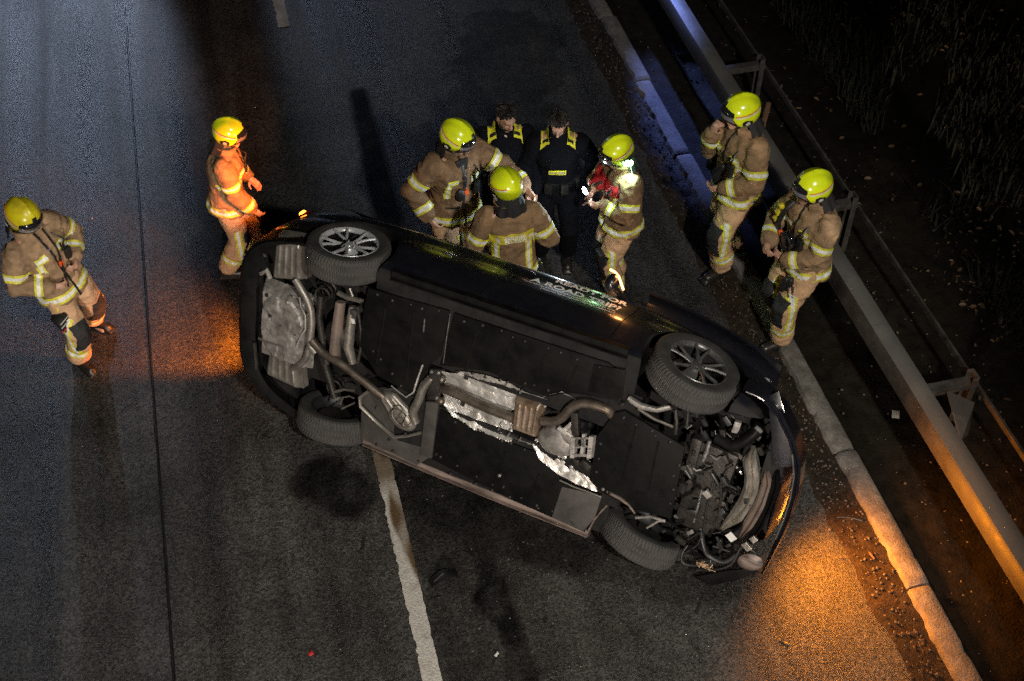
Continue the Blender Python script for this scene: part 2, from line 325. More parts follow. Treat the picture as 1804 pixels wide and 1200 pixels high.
# spilled fluid and painted shadows, each (a, b, radius at a, radius at b, strength)
SPILLS_SHADES = [((1.16, 11.559, 0), (1.103, 9.239, 0), .105, .16, 1.0), ((0.066, 6.449, 0), (0.204, 6.24, 0), .24, .26, .9), ((-0.143, 6.425, 0), (-0.021, 6.319, 0), .10, .14, .6),  # first entry: a firefighter's cast shadow painted into the road colour
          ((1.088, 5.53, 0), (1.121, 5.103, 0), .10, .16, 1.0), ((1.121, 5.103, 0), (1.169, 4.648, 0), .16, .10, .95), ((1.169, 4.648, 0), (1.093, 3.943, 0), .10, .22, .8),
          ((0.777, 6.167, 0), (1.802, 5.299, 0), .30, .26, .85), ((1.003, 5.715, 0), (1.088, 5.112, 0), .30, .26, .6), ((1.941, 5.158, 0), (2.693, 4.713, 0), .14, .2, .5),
          ((3.041, 12.283, 0), (2.216, 9.664, 0), .55, .6, .55), ((4.324, 6.015, 0), (4.215, 4.916, 0), .12, .14, .4), ((0.821, 5.927, 0), (0.888, 4.437, 0), .22, .26, .45)]  # wide first entry: shade behind the officers, painted into the asphalt
def sheet(name, x0, x1, y0, y1, step, z, m, parent=None, undul=.004):
    nx, ny = max(1, round((x1-x0)/step)), max(1, round((y1-y0)/step))
    X, Y = np.meshgrid(np.linspace(x0, x1, nx+1), np.linspace(y0, y1, ny+1)); X = X.ravel(); Y = Y.ravel()
    Z = z+undul*(fbm(X, Y, .8, 3)-.5)*2*(0 if nx == 1 else 1)
    idx = np.arange((nx+1)*(ny+1)).reshape(ny+1, nx+1)
    F = np.stack([idx[:-1, :-1], idx[:-1, 1:], idx[1:, 1:], idx[1:, :-1]], -1).reshape(-1, 4)
    me = bpy.data.meshes.new(name); me.from_pydata(np.stack([X, Y, Z], -1).tolist(), [], F.tolist()); me.update()
    spill_shade = np.zeros_like(X); P = np.stack([X, Y], -1); wob = (fbm(X, Y, 4, 11, 4)-.5)
    for a, b, ra, rb, k in SPILLS_SHADES:
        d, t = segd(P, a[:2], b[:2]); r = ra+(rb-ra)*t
        wk = .25 if k == 1.0 and ra == .105 else 1.0  # straighter edge for the painted figure shadow
        spill_shade = np.maximum(spill_shade, k*np.clip((r*(1+wk*wob)-d)/(.06)+.5, 0, 1)*np.clip(1-.18*wk+.6*wk*(fbm(X, Y, 9, 5)-.5), 0, 1))
    dirt = np.clip((X-3.45+.5*(fbm(X, Y, 1.6, 2)-.5))/.5, 0, 1)*.55*np.clip(fbm(X, Y, 3, 8, 4)*2.2-.5, 0, 1)
    br = np.clip((np.minimum(1, np.maximum(0, 1-np.abs(Y-5.2)/2.6))*np.minimum(1, np.maximum(0, 1-np.abs(X-1.6)/2.2)))*fbm(X, Y, 2.2, 6, 4)*2-.25, 0, 1)
    dirt = np.maximum(dirt, br*.5)
    dirt = dirt*(1-spill_shade); setattrf(me, 'spill_shade', spill_shade); setattrf(me, 'dirt', dirt)
    return tag(obj(name, me, m, parent, 0), kind='structure')
ground = MB().add([(-300, -300, -.35), (300, -300, -.35), (300, 300, -.35), (-300, 300, -.35)], [(0, 1, 2, 3)]).build('ground', M['soil'], None, 0, fix=False); tag(ground, kind='structure')
SEAM = -1.235
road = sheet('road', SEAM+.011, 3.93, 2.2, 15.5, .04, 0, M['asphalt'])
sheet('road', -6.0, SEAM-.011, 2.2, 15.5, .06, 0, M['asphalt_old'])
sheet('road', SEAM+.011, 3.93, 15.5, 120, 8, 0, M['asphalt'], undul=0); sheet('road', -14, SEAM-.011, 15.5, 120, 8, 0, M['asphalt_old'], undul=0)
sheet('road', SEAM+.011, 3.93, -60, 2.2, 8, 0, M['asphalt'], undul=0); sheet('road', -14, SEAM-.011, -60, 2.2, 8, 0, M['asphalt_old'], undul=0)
sheet('road', -14, -6.0, 2.2, 15.5, 2, 0, M['asphalt_old'], undul=0)
MB().box((SEAM, 10, -.030), (.05, 140, .04)).build('road_joint', M['joint'], None, 0)['kind'] = 'structure'
# the bitumen seal bulges unevenly out of the joint
def jt(u, v):
    y = 2.2+13.3*u; w = .013+.010*vn((0, y*2.1, 5))+.006*vn((0, y*9, 2))
    return (SEAM+.008*vn((3, y*.9, 0))+(v-.5)*2*w, y, .004+.004*(1-(2*v-1)**2)-(.012 if v in (0, 1) else 0))
MB().grid(jt, 300, 4).build('road_joint', M['joint'], None, 60, fix=False)['kind'] = 'structure'

# painted dashes, worn and stained
def dash(y0, y1, seed):
    nu, nv = int((y1-y0)/.022), 12; v = []; st = []
    for i in range(nu+1):
        y = y0+(y1-y0)*i/nu; e0 = .010*vn((seed, y*18, 0))+.006*vn((seed, y*50, 3))+.05*max(0, vn((seed+2, y*7, 1))-.12)+.03*max(0, vn((seed+3, y*26, 1))-.15); e1 = .008*vn((seed+5, y*18, 0))-.03*max(0, vn((seed+7, y*15, 1))-.2)
        for j in range(nv+1):
            x = .535-.068+.136*j/nv+(e0 if j == 0 else 0)+(e1 if j == nv else 0)
            v.append((x, y, .0065+.004*(fbm(np.array([x]), np.array([y]), .8, 3)[0]-.5)*2))
            s = 0
            if seed == 1:
                k = max(0, min(1, (y-5.25)/.35)); lim = .46+.55*vn((1, y*2.3, 9))+max(0, y-5.6)*.35
                s = max(0, min(1, (j/nv-1+lim*k*1.2)*6))*(.35+.65*max(0, min(1, .5+1.5*vn((x*9, y*3.1, 2)))))
                s = max(s, max(0, min(1, (y-6.15)/.2))*.85, .55*max(0, vn((x*14, y*9, 1))-.12))
            else: s = .35+.5*vn((x*9, y*4, 2))
            st.append(min(1, max(0, s)))
    f = [(i*(nv+1)+j, i*(nv+1)+j+1, (i+1)*(nv+1)+j+1, (i+1)*(nv+1)+j) for i in range(nu) for j in range(nv) ]
    me = bpy.data.meshes.new('lane_marking'); me.from_pydata(v, [], f); me.update(); setattrf(me, 'stain', st)
    tag(obj('lane_marking', me, M['line_paint'], None, 0), kind='structure')
dash(1.0, 7.0, 1); dash(13.05, 19.0, 2)

# dirt in the gutter, kerb, verge
def gut(u, v):
    y = 1.5+14*v; x = 3.80+.05*vn((0, y*2.2, 1))+.03*vn((2, y*7, 1))+u*.42
    return (x, y, .006+.035*u*u+.018*vn((x*9, y*9, 0))*min(1, u*4)+.010*vn((x*30, y*30, 4))*min(1, u*4)-(.012 if u == 0 else 0))
tag(MB().grid(gut, 10, 420).build('gutter_strip', M['gutter'], None, 60, fix=False), kind='structure')
kerb = empty('kerb'); kerb['kind'] = 'structure'
def kerb_stone(y0, y1, seed):
    ny, L = 34, y1-y0; rows = []
    for i in range(ny+1):
        y = y0+.012+(L-.024)*i/ny; e = min(i, ny-i)
        chip = max(0, vn((seed, y*5, 1))-.05)*.045+max(0, vn((seed, y*17, 1))-.1)*.03+max(0, vn((seed, y*40, 1))-.2)*.02; chip2 = max(0, vn((seed+9, y*6, 1))-.25)*.03
        rd = .012 if e == 0 else 0; zt = .078+.006*vn((seed, y*3, 4)); x0, x1 = 4.105+chip, 4.285-chip2
        w = .006*vn((seed, y*9, 7))
        rows.append([(4.10, y, -.08), (4.10+chip*.6, y, .02), (x0, y, zt-.035-rd), (x0+.012+w, y, zt-.006-rd), (x0+.03, y, zt-rd), (4.20, y, zt+.003-rd), (x1-.03, y, zt-rd), (x1-.008, y, zt-.010-rd), (x1, y, zt-.03-rd), (4.287, y, -.08)])
    o = MB().rows(rows).build('kerb_stone', M['concrete'], kerb, 35); o.rotation_euler.z = R(.12*math.sin(seed*3)); return o
for k in range(-3, 9):
    kerb_stone(4.335+1.325*k, 4.335+1.325*(k+1), k+20)
MB().box((4.195, 46, .03), (.18, 60, .09)).build('kerb_stone', M['concrete'], kerb, 0)
def verge(u, v):
    x = 4.287+1.9*u; y = 0+18*v; return (x, y, -.01+.10*u*u+.03*vn((x*2, y*2, 0))*min(1, u*5)+.016*vn((x*9, y*9, 3))*min(1, u*8)+.008*vn((x*26, y*26, 3))*min(1, u*8))
tag(MB().grid(verge, 44, 300).build('verge', M['soil'], None, 60, fix=False), kind='structure')
def bankz(x, y): return .09+max(0, x-6.187)*.33+.10*vn((x*.8, y*.8, 0))*min(1, (x-6.187)*2)+.04*vn((x*3, y*3, 5))*min(1, (x-6.187)*2)
tag(MB().grid(lambda u, v: (6.187+9*u, 0+22*v, bankz(6.187+9*u, 22*v)), 80, 160).build('bank', M['soil'], None, 60, fix=False), kind='structure')

def scatter(name, m, n, make, kind='stuff', smooth=0):
    mb = MB()
    for i in range(n): make(mb)
    o = mb.build(name, m, None, smooth, fix=False); tag(o, kind=kind); return o
def blade(mb):
    x = 6.1+6.5*random.random()**1.2; y = 2+15*random.random()
    if vn((x*.9, y*.9, 7)) < -.05+.25*random.random(): return
    z = bankz(x, y) if x > 6.19 else .1; a = random.random()*6.28; h = .10+.22*random.random(); ln = .05+.25*random.random(); w = .006+.006*random.random(); b = a+1.57+random.random()-.5
    d = Vector((math.cos(a), math.sin(a), 0))*w; t = Vector((math.cos(b), math.sin(b), 0))
    q = Vector((x, y, z-.01)); k = len(mb.v)
    mb.add([q-d, q+d, q+t*ln*.45+Vector((0, 0, h*.8))+d*.7, q+t*ln*.45+Vector((0, 0, h*.8))-d*.7, q+t*ln+Vector((0, 0, h*.9))], [(0, 1, 2, 3), (3, 2, 4)])
scatter('grass', M['grass'], 42000, blade)
def leaf(mb):
    c = random.choice(((8.2, 9.1), (8.3, 9.3), (7.3, 11.2), (6.6, 7.2), (9.5, 8.0), None, None, None, None))
    if c: x, y = random.gauss(c[0], .4), random.gauss(c[1], .45)
    else: x, y = 5.5+6*random.random(), 2.5+13*random.random()
    if x < 4.4: return
    z = (bankz(x, y) if x > 6.19 else .07)+.03+.14*random.random()*(x > 6.3); s = .012+.028*random.random()**2
    A = Matrix.Rotation(random.random()*6.28, 3, 'Z') @ Matrix.Rotation(random.uniform(-.9, .9), 3, 'X')
    mb.add([Vector((x, y, z))+A @ Vector(p)*s for p in ((-1, 0, 0), (-.3, .5, .15), (.6, .4, .1), (1.1, 0, -.1), (.6, -.4, .1), (-.3, -.5, .2), (0, 0, -.08))], [(0, 6, 1), (1, 6, 2), (2, 6, 3), (3, 6, 4), (4, 6, 5), (5, 6, 0)])
scatter('leaf_litter', M['leaf'], 2600, leaf)
def pebble(mb):
    if random.random() < .75: x, y = random.gauss(3.98, .10), 2+12*random.random()
    else: x, y = 4.35+1.5*random.random(), 2+12*random.random()
    if 4.09 < x < 4.30: return
    s = .004+.010*random.random()**2; mb.ell((x, y, .02+.03*max(0, min(1, (x-3.8)*2.4))**2), (s, s*.8, s*.6), Matrix.Rotation(random.random()*6, 3, 'Z'), 6)
scatter('gravel', M['pebble'], 2600, pebble, smooth=60)

# ------------------------------------------------------------------ guardrail on the verge
gr = empty('guardrail', Matrix.Translation((4.66, 0, 0)))
tag(gr, 'long grey steel box guardrail on posts along the verge', 'guardrail')
prof = [(x*.88, z) for x, z in [(-.112, .585), (-.125, .60), (-.122, .66), (-.105, .735), (-.085, .757), (-.02, .766), (.04, .764), (.085, .752), (.092, .72), (.085, .60), (.07, .60), (.075, .70), (-.08, .72), (-.10, .60)]]
for a, b in ((-3.3, 3.72), (3.724, 7.98), (7.984, 12.24), (12.244, 16.5), (16.504, 40)):
    n = max(2, int((b-a)/.2))
    MB().rows([[(x+.003*vn((1, y*2, 0))+(.003 if i in (0, n) else 0), y, z+.004*vn((2, y*1.3, 0))) for x, z in prof] for i, y in ((i, a+(b-a)*i/n) for i in range(n+1))]).build('rail', [M['galv'], M['dark_steel']], gr, 30)
for o in gr.children:
    for q in o.data.polygons: q.material_index = 1 if q.center.x < -.078 else 0  # road-facing side takes the darker steel
for y in (-3.3, 3.722, 7.982, 12.242):
    for dx in (-.06, .0, .06):
        for dy in (-.14, -.05, .05, .14): MB().lathe((dx, y+dy, .764-.25*dx*dx*9*(abs(dx) > .03)*.0-.008*(dx > .03)), (0, 0, 1), [(-.006, .014), (.003, .013), (.007, .006), (.008, .001)], 8).build('bolt', M['post'], gr, 30)
for k in range(-2, 5):
    y = 5.72+2.27*k
    p = MB(); p.box((.57, y, .25), (.012, .10, .82)).box((.545, y-.05, .25), (.05, .010, .82)).box((.545, y+.05, .25), (.05, .010, .82)); p.build('post', M['post'], gr, 0, bevel=.003)
    p = MB(); p.box((.34, y, .585), (.50, .085, .010)).box((.34, y-.042, .555), (.50, .008, .055)).box((.34, y+.042, .555), (.50, .008, .055)); p.build('spacer_arm', M['post'], gr, 0, bevel=.002)
    for q in (-.02, .02): MB().lathe((.16, y+q, .588), (0, 0, 1), [(0, .001), (0, .011), (.008, .010), (.009, .001)], 8).build('bolt', M['steel'], gr, 30)
MB().rows([[(x+.62, y, z) for x, z in ((-.012, .47), (.010, .47), (.012, .52), (-.010, .52))] for y in (-3, 3, 9, 15, 40)]).build('rear_strip', M['post'], gr, 30)
# triangular wing plate under one spacer, wooden stake by the rail
MB().prism([(.30, 5.66, .575), (.50, 5.55, .50), (.42, 5.40, .30), (.34, 5.36, .30)], (.008, 0, 0.01)).build('wing_plate', M['dark_steel'], gr, 0)
st = MB().box((0, 0, .13), (.05, .03, .40), Matrix.Rotation(R(4), 3, 'Y')).build('wooden_stake', M['wood'], None, 0, bevel=.003)
st.location = (5.15, 9.85, .05); tag(st, 'brown wooden stake standing behind the guardrail above a helmet', 'stake')
# ================================================================== THE OVERTURNED CAR (x forward, y left, z up in its own frame)
def rot(ax, a): return Matrix.Rotation(a, 4, ax)
KC = .985
CAR_M = Matrix.Translation((.228*KC, 6.856*KC, CAM_H+(.929-CAM_H)*KC)) @ rot('Z', R(-39.17)) @ rot('Y', R(.85)) @ rot('X', R(-90-15.16)) @ Matrix.Scale(KC, 4)
car = empty('car', CAR_M); tag(car, 'black estate car lying on its side with its underbody and wheels facing out', 'car')
def sgp(a, e): return math.copysign(abs(a)**e, a)
def ring(z, w, xr, xf, er=.42, ef=.55, n=120):
    out = []
    for i in range(n):
        t = 2*math.pi*i/n; c, s = math.cos(t), math.sin(t); xm = 1.35
        e = ef if c > 0 else er; x = xm+(xf-xm if c > 0 else xm-xr)*sgp(c, e); y = w*sgp(s, e)
        zz = z
        if z > .55: zz = z-max(0, (x-2.25)/1.35)*.20*(z-.55)/.35
        out.append((x, y, zz))
    return out
b = MB()
b.rows([ring(*q) for q in ((.20, .79, -.78, 3.36), (.215, .83, -.86, 3.47), (.25, .852, -.90, 3.54), (.30, .862, -.92, 3.57), (0.42, 0.89, -0.94, 3.6), (0.47, 0.9, -0.945, 3.605), (0.5, 0.899, -0.94, 3.6), (0.53, 0.897, -0.94, 3.6), (0.56, 0.8935, -0.94, 3.59), (0.59, 0.889, -0.94, 3.59), (0.62, 0.8835, -0.935, 3.58), (0.65, 0.8785, -0.93, 3.57), (0.68, 0.876, -0.93, 3.55), (0.72, 0.8755, -0.92, 3.54), (0.79, 0.874, -0.91, 3.5), (0.835, 0.858, -0.88, 3.43), (.87, .832, -.87, 3.36), (.90, .795, -.85, 3.28))])
g = [ring(z, w, xr, xf, .5, .6) for z, w, xr, xf in ((.895, .795, -.84, 2.30), (1.05, .72, -.78, 2.02), (1.25, .60, -.62, 1.66), (1.36, .52, -.40, 1.42), (1.40, .44, -.25, 1.25))]
g = [[(x, y, zz if k == 0 else g[k][0][2] if False else [.895, 1.05, 1.25, 1.36, 1.40][k]) for x, y, zz in r] for k, r in enumerate(g)]
WB = 2.72
WH = [(-.055, -.775, .335, 0), (WB+.01, -.77, .335, R(13)), (-.07, .795, .335, 0), (WB-.07, .775, .335, R(13))]
def cutter(fn):
    m = MB(); fn(m); me = m.mesh('cut'); bm = bmesh.new(); bm.from_mesh(me); bmesh.ops.recalc_face_normals(bm, faces=bm.faces); bm.to_mesh(me); bm.free()
    o = bpy.data.objects.new('cut', me); COL.objects.link(o); return o
CUTS = []
for x, y in ((-.06, -1), (2.72, -1), (-.06, 1), (2.72, 1)):
    CUTS.append(lambda m, x=x, y=y: m.lathe((x, y*.52, .355), (0, y, 0), [(0, .372), (.6, .372)], 40))
CUTS += [lambda m: m.box((1.52, .02, .16), (1.50, .36, .38)),                     # exhaust tunnel
         lambda m: m.box((.02, 0, .2), (1.02, 1.30, .34)),                        # rear axle bay
         lambda m: m.box((-.60, 0, .2), (.50, 1.56, .30)),                        # silencer bay
         lambda m: m.box((3.13, .02, .28), (.52, 1.34, .62)),                     # open engine bay
         lambda m: m.box((2.70, 0, .24), (.50, 1.25, .40)),
         lambda m: m.box((3.44, .28, .25), (.20, .95, .44))]
me = b.mesh('body'); bm = bmesh.new(); bm.from_mesh(me); bmesh.ops.recalc_face_normals(bm, faces=bm.faces); bm.to_mesh(me); bm.free()
co = [cutter(f) for f in CUTS]
me = evalmods(me, [('BOOLEAN', dict(object=o, operation='DIFFERENCE', solver='EXACT')) for o in co])
for o in co: bpy.data.objects.remove(o)
body = obj('body', me, [M['paint'], M['under']], car, 30)
for p in me.polygons:
    c = p.center
    inside = abs(c.y) < .74 and c.z < .60 and -.86 < c.x < 3.50 and not (p.normal.y*c.y > .5 and abs(c.y) > .70)
    inwell = any(abs(c.x-x) < .374 and .5 < abs(c.y) < .865 and math.hypot(c.x-x, c.z-.355) < .376 for x in (-.06, 2.72))
    if c.z < .222 or inside or inwell: p.material_index = 1
gh = MB().rows(g).build('roof', M['paint'], car, 40)
# glazing: side windows, windscreen and rear window as curved panes just proud of the shell
def gpt(x, s, k):
    z = .93+k*.40; w = [.785, .705, .585, .52]; t = k*3*.99; i = int(t); f = t-i
    return (x, s*((w[i]*(1-f)+w[min(3, i+1)]*f)+.006), z)
for s in (-1, 1):
    for x0, x1 in ((1.10, 1.95), (.14, 1.03), (-.52, .07)):
        MB().grid(lambda u, v: gpt(x0+(x1-x0)*u-(.5*v*u if x1 > 1.9 else 0)+(.25*v*(1-u) if x0 < 0 else 0), s, v), 8, 6).build('side_window', M['glass'], car, 50, solid=.006)
MB().grid(lambda u, v: (2.23-.72*v+.012-.10*(2*u-1)**2, (2*u-1)*(.70-.22*v), .93+.40*v), 10, 6).build('windscreen', M['glass'], car, 50, solid=.006)
MB().grid(lambda u, v: (-.855+.36*v-.004, (2*u-1)*(.62-.18*v), .95+.36*v), 10, 6).build('rear_window', M['glass'], car, 50, solid=.006)

# door skins (with the shut lines left open between them), handles
def skin(x, z, s, off=.005):
    zs = [0.25, 0.3, 0.42, 0.47, 0.5, 0.53, 0.56, 0.59, 0.62, 0.65, 0.68, 0.72, 0.79, 0.835, 0.87, 0.9]; ws = [0.852, 0.866, 0.89, 0.9, 0.899, 0.897, 0.8935, 0.889, 0.8835, 0.8785, 0.876, 0.8755, 0.874, 0.858, 0.832, 0.795]
    w = float(np.interp(z, zs, ws)); e = .42 if x < 1.35 else .55; a = min(1, abs((x-1.35)/(2.25))); return (x, s*(w*(1-a**(2/e))**(e/2)+off), z)
for s in (-1, 1):
    for x0, x1, nm in ((1.095, 2.16, 'front_door'), (.30, 1.085, 'rear_door')):
        def dr(u, v, x0=x0, x1=x1):
            z = .27+.60*v; lo = x0+(.10*max(0, .62-z)**1.5*3 if x0 < .5 else 0); hi = x1-(.06*(1-v) if x1 > 2 else 0); return skin(lo+(hi-lo)*u, z, s)
        d = MB().grid(dr, 24, 22).build(nm, M['paint'], car, 30, solid=.010)
        hx = x0+.14; MB().tube([skin(hx-.09, .74, s, .0), skin(hx-.07, .74, s, .012), skin(hx+.07, .74, s, .012), skin(hx+.09, .74, s, .0)], .010, 8).build('handle', M['paint'], d, 40)
        if s < 0 and nm == 'front_door': DOOR = d
# lettering on the door
def side_text(body, x0, x1, z, cap, bold):
    t = text_mesh(body, 1.0, bold); xs = [v.co.x for v in t.vertices]; lo, hi = min(xs), max(xs); H = text_mesh('E', 1.0, bold); hh = max(v.co.y for v in H.vertices)
    for v in t.vertices: v.co.x = (v.co.x-lo)/(hi-lo)*(x1-x0); v.co.y = v.co.y/hh*cap
    drape(t, (x0, -1.0, z), (1, 0, 0), (0, 0, 1), (0, 1, 0), DOOR.data, .0015)
    return obj('lettering', t, M['white_print'], DOOR, 0)
side_text('READY FOR', 1.494, 2.072, .730, .050, .035)
side_text('A ROAD TRIP?', 1.327, 2.046, .625, .070, .030)
side_text('Spending all questions on your next trip', 1.288, 2.03, .583, .019, .012)
side_text('Follow the road. All questions?', 1.447, 2.035, .542, .019, .012)
# right door mirror with its lit repeater strip
mr = MB().ell((1.911, -1, 0.78), (.055, .075, .075), None, 16).tube([(2.02, -.82, .88), (1.939, -0.95, 0.802)], .022, 10).build('door_mirror', M['paint'], car, 50)
arc = [(1.86, -1.06, 0.851), (1.9, -1.06, 0.84), (1.947, -1.055, 0.803), (1.99, -1.05, 0.735), (2.034, -1.04, 0.669)]
mr2 = MB().tube([Vector(p) for p in arc], .008, 8).build('repeater_lamp', M['amber_strip'], mr, 40)
lamp('repeater_light', 'POINT', Vector((1.947, -1.06, 0.824))+Vector((.05, -.06, .05)), None, (1, .40, .10), 2.2, .03, parent=car).data.specular_factor = 0

# ---- wheels: tyre with a herringbone tread, ten-spoke rim, brake disc
def tyre_mesh():
    na = 288; prof = [(-.098, .222), (-.108, .250), (-.112, .280), (-.106, .306), (-.094, .318), (-.070, .3235), (-.040, .3250), (-.014, .3255), (0, .3255), (.014, .3255), (.040, .3250), (.070, .3235), (.094, .318), (.106, .306), (.112, .280), (.108, .250), (.098, .222)]
    rows = []
    for i in range(na+1):
        a = 2*math.pi*i/na; row = []
        for y, r in prof:
            if r > .305:
                ph = (a*72/(2*math.pi)+abs(y)*15) % 1.0
                if ph < .30 and abs(y) > .010: r -= .008
                if abs(abs(y)-.040) < .004: r -= .004
            row.append((r*math.sin(a), y, r*math.cos(a)))
        rows.append(row)
    m = MB().rows(rows, closed=False); me = m.mesh('tyre'); bm = bmesh.new(); bm.from_mesh(me); bmesh.ops.remove_doubles(bm, verts=bm.verts, dist=1e-5); bmesh.ops.recalc_face_normals(bm, faces=bm.faces); bm.to_mesh(me); bm.free()
    me.materials.append(M['rubber']); me.shade_smooth(); me.set_sharp_from_angle(angle=R(28)); return me
def rim_mesh():
    m = MB(); m.lathe((0, 0, 0), (0, -1, 0), [(.070, .203), (.085, .205), (.098, .214), (.106, .224), (.100, .228), (.09, .224)], 48, False)
    for k in range(5):
        for sg in (-1, 1):
            a0 = 2*math.pi*k/5+sg*.10; a1 = 2*math.pi*k/5+sg*.255
            P = lambda a, r, y: Vector((r*math.sin(a), y, r*math.cos(a)))
            m.tube([P(a0, .040, -.070), P(a0*.75+a1*.25, .09, -.082), P(a0*.3+a1*.7, .15, -.092), P(a1, .212, -.098)], [.017, .013, .011, .013], 8, .8)
    m.lathe((0, 0, 0), (0, -1, 0), [(.0, .075), (.05, .072), (.072, .060), (.080, .035), (.086, .032), (.088, .004)], 24)
    me = m.mesh('rim'); bm = bmesh.new(); bm.from_mesh(me); bmesh.ops.recalc_face_normals(bm, faces=bm.faces); bm.to_mesh(me); bm.free()
    me.materials.append(M['rim']); me.shade_smooth(); me.set_sharp_from_angle(angle=R(40)); return me
TY, RM = tyre_mesh(), rim_mesh()
RM2 = RM.copy(); RM2.materials[0] = M['rim_shaded']
BAR = MB().lathe((0, 0, 0), (0, -1, 0), [(-.10, .222), (-.09, .205), (.02, .198), (.070, .203)], 40, False).mesh('wheel_barrel'); BAR.materials.append(M['gear']); BAR.shade_smooth()
DISC = MB().lathe((0, 0, 0), (0, -1, 0), [(-.02, .06), (-.02, .15), (.0, .15), (.0, .07), (.02, .065)], 32).mesh('brake_disc'); DISC.materials.append(M['iron'])
for x, y, z, st in WH:
    w = empty('wheel', None, car); w.location = (x, y, z); w.rotation_euler = (0, R(random.uniform(0, 360)), (math.pi if y > 0 else 0)+st)
    if y < 0 and x < 1: w.rotation_euler.y = R(96)
    if y > 0: w.rotation_euler = (Matrix.Rotation(R(-18 if x > 1 else -12), 3, 'X') @ w.rotation_euler.to_matrix()).to_euler()
    for nm, me in (('tyre', TY), ('rim', RM), ('brake_disc', DISC), ('wheel_barrel', BAR)):
        o = bpy.data.objects.new(nm, RM2 if nm == 'rim' and x > 1 else me); COL.objects.link(o); o.parent = w
    for k in range(5):
        a = 2*math.pi*k/5; l = MB().lathe((.052*math.sin(a+.3), -.078, .052*math.cos(a+.3)), (0, -1, 0), [(-.01, .009), (.012, .009), (.014, .001)], 6).build('wheel_bolt', M['steel'], w, 30)

# ---- underbody panels
def panel(name, poly, m, d=(0, 0, .02), bevel=.004, parent=None):
    return MB().prism(poly, d).build(name, m, parent or car, 30, bevel=bevel)
panel('tank_cover', [(0.212, -0.633, 0.185), (0.898, -0.684, 0.185), (0.867, -0.267, 0.185), (0.765, -0.122, 0.185), (0.739, 0.114, 0.185), (0.645, 0.174, 0.185), (0.481, 0.142, 0.185), (0.348, 0.119, 0.185), (0.177, -0.091, 0.19), (0.179, -0.354, 0.19)], M['black_plastic'])
panel('floor_cover', [(0.936, -0.679, 0.185), (1.667, -0.698, 0.185), (2.158, -0.712, 0.185), (2.28, -0.663, 0.185), (2.279, -0.433, 0.185), (1.901, -0.349, 0.185), (1.758, -0.25, 0.185), (1.266, -0.284, 0.185), (0.871, -0.185, 0.185)], M['black_plastic'])
panel('floor_cover', [(0.918, 0.214, 0.185), (1.199, 0.261, 0.185), (1.54, 0.28, 0.185), (1.757, 0.273, 0.185), (1.868, 0.378, 0.185), (2.074, 0.43, 0.185), (2.299, 0.439, 0.185), (2.236, 0.849, 0.19), (1.6, 0.811, 0.19), (0.877, 0.719, 0.19)], M['black_plastic'])
panel('engine_undertray', [(2.275, -0.326, 0.175), (2.345, -0.376, 0.175), (2.829, -0.255, 0.175), (2.86, 0.404, 0.175), (2.588, 0.443, 0.175), (2.306, 0.406, 0.175), (2.193, 0.336, 0.175), (2.185, -0.08, 0.175)], M['black_plastic'])
panel('rear_floor_plate', [(0.215, 0.392, 0.2), (0.283, 0.331, 0.2), (0.574, 0.667, 0.19), (0.788, 0.643, 0.19), (0.866, 0.713, 0.19), (0.757, 0.854, 0.19), (0.376, 0.837, 0.195), (0.244, 0.816, 0.2)], M['grey_plate'], (0, 0, .012))
panel('front_floor_plate', [(1.992, 0.499, 0.182), (2.31, 0.443, 0.182), (2.293, 0.666, 0.182), (2.227, 0.836, 0.182), (1.957, 0.824, 0.182)], M['grey_plate'], (0, 0, .01), .002)
panel('jacking_plate', [(2.056, -0.666, 0.178), (2.291, -0.71, 0.178), (2.309, -0.47, 0.178), (2.053, -0.426, 0.178)], M['black_plastic'], (0, 0, .01), .002)
# cross strut and reinforcing plates
panel('cross_strut', [(0.801, -0.14, 0.16), (0.891, -0.165, 0.16), (0.903, 0.115, 0.155), (0.807, 0.144, 0.155)], M['iron'], (0, 0, .03))
panel('cross_strut', [(0.8, 0.174, 0.165), (0.901, 0.144, 0.165), (0.896, 0.698, 0.17), (0.79, 0.71, 0.17)], M['grey_plate'], (0, 0, .03))
for q in (((0.818, -0.121, 0.158)), ((0.876, -0.134, 0.158)), ((0.83, 0.105, 0.152)), ((0.888, 0.093, 0.152)), ((0.503, 0.686, 0.19)), ((0.928, 0.641, 0.175)), ((1.504, 0.074, 0.18)), ((1.48, 0.616, 0.18)), ((2.363, -0.477, 0.17)), ((2.32, -0.429, 0.17)), ((2.311, 0.367, 0.17)), ((2.367, 0.375, 0.17))):
    MB().lathe(q, (0, 0, -1), [(-.01, .014), (.004, .014), (.005, .009), (.014, .008), (.015, .001)], 10).build('bolt', M['steel'] if random.random() < .4 else M['iron'], car, 30)
FAST = MB().lathe((0, 0, 0), (0, 0, -1), [(-.004, .016), (.002, .016), (.003, .010), (.008, .009), (.009, .001)], 8).mesh('fastener'); FAST.materials.append(M['iron']); FAST.shade_smooth()
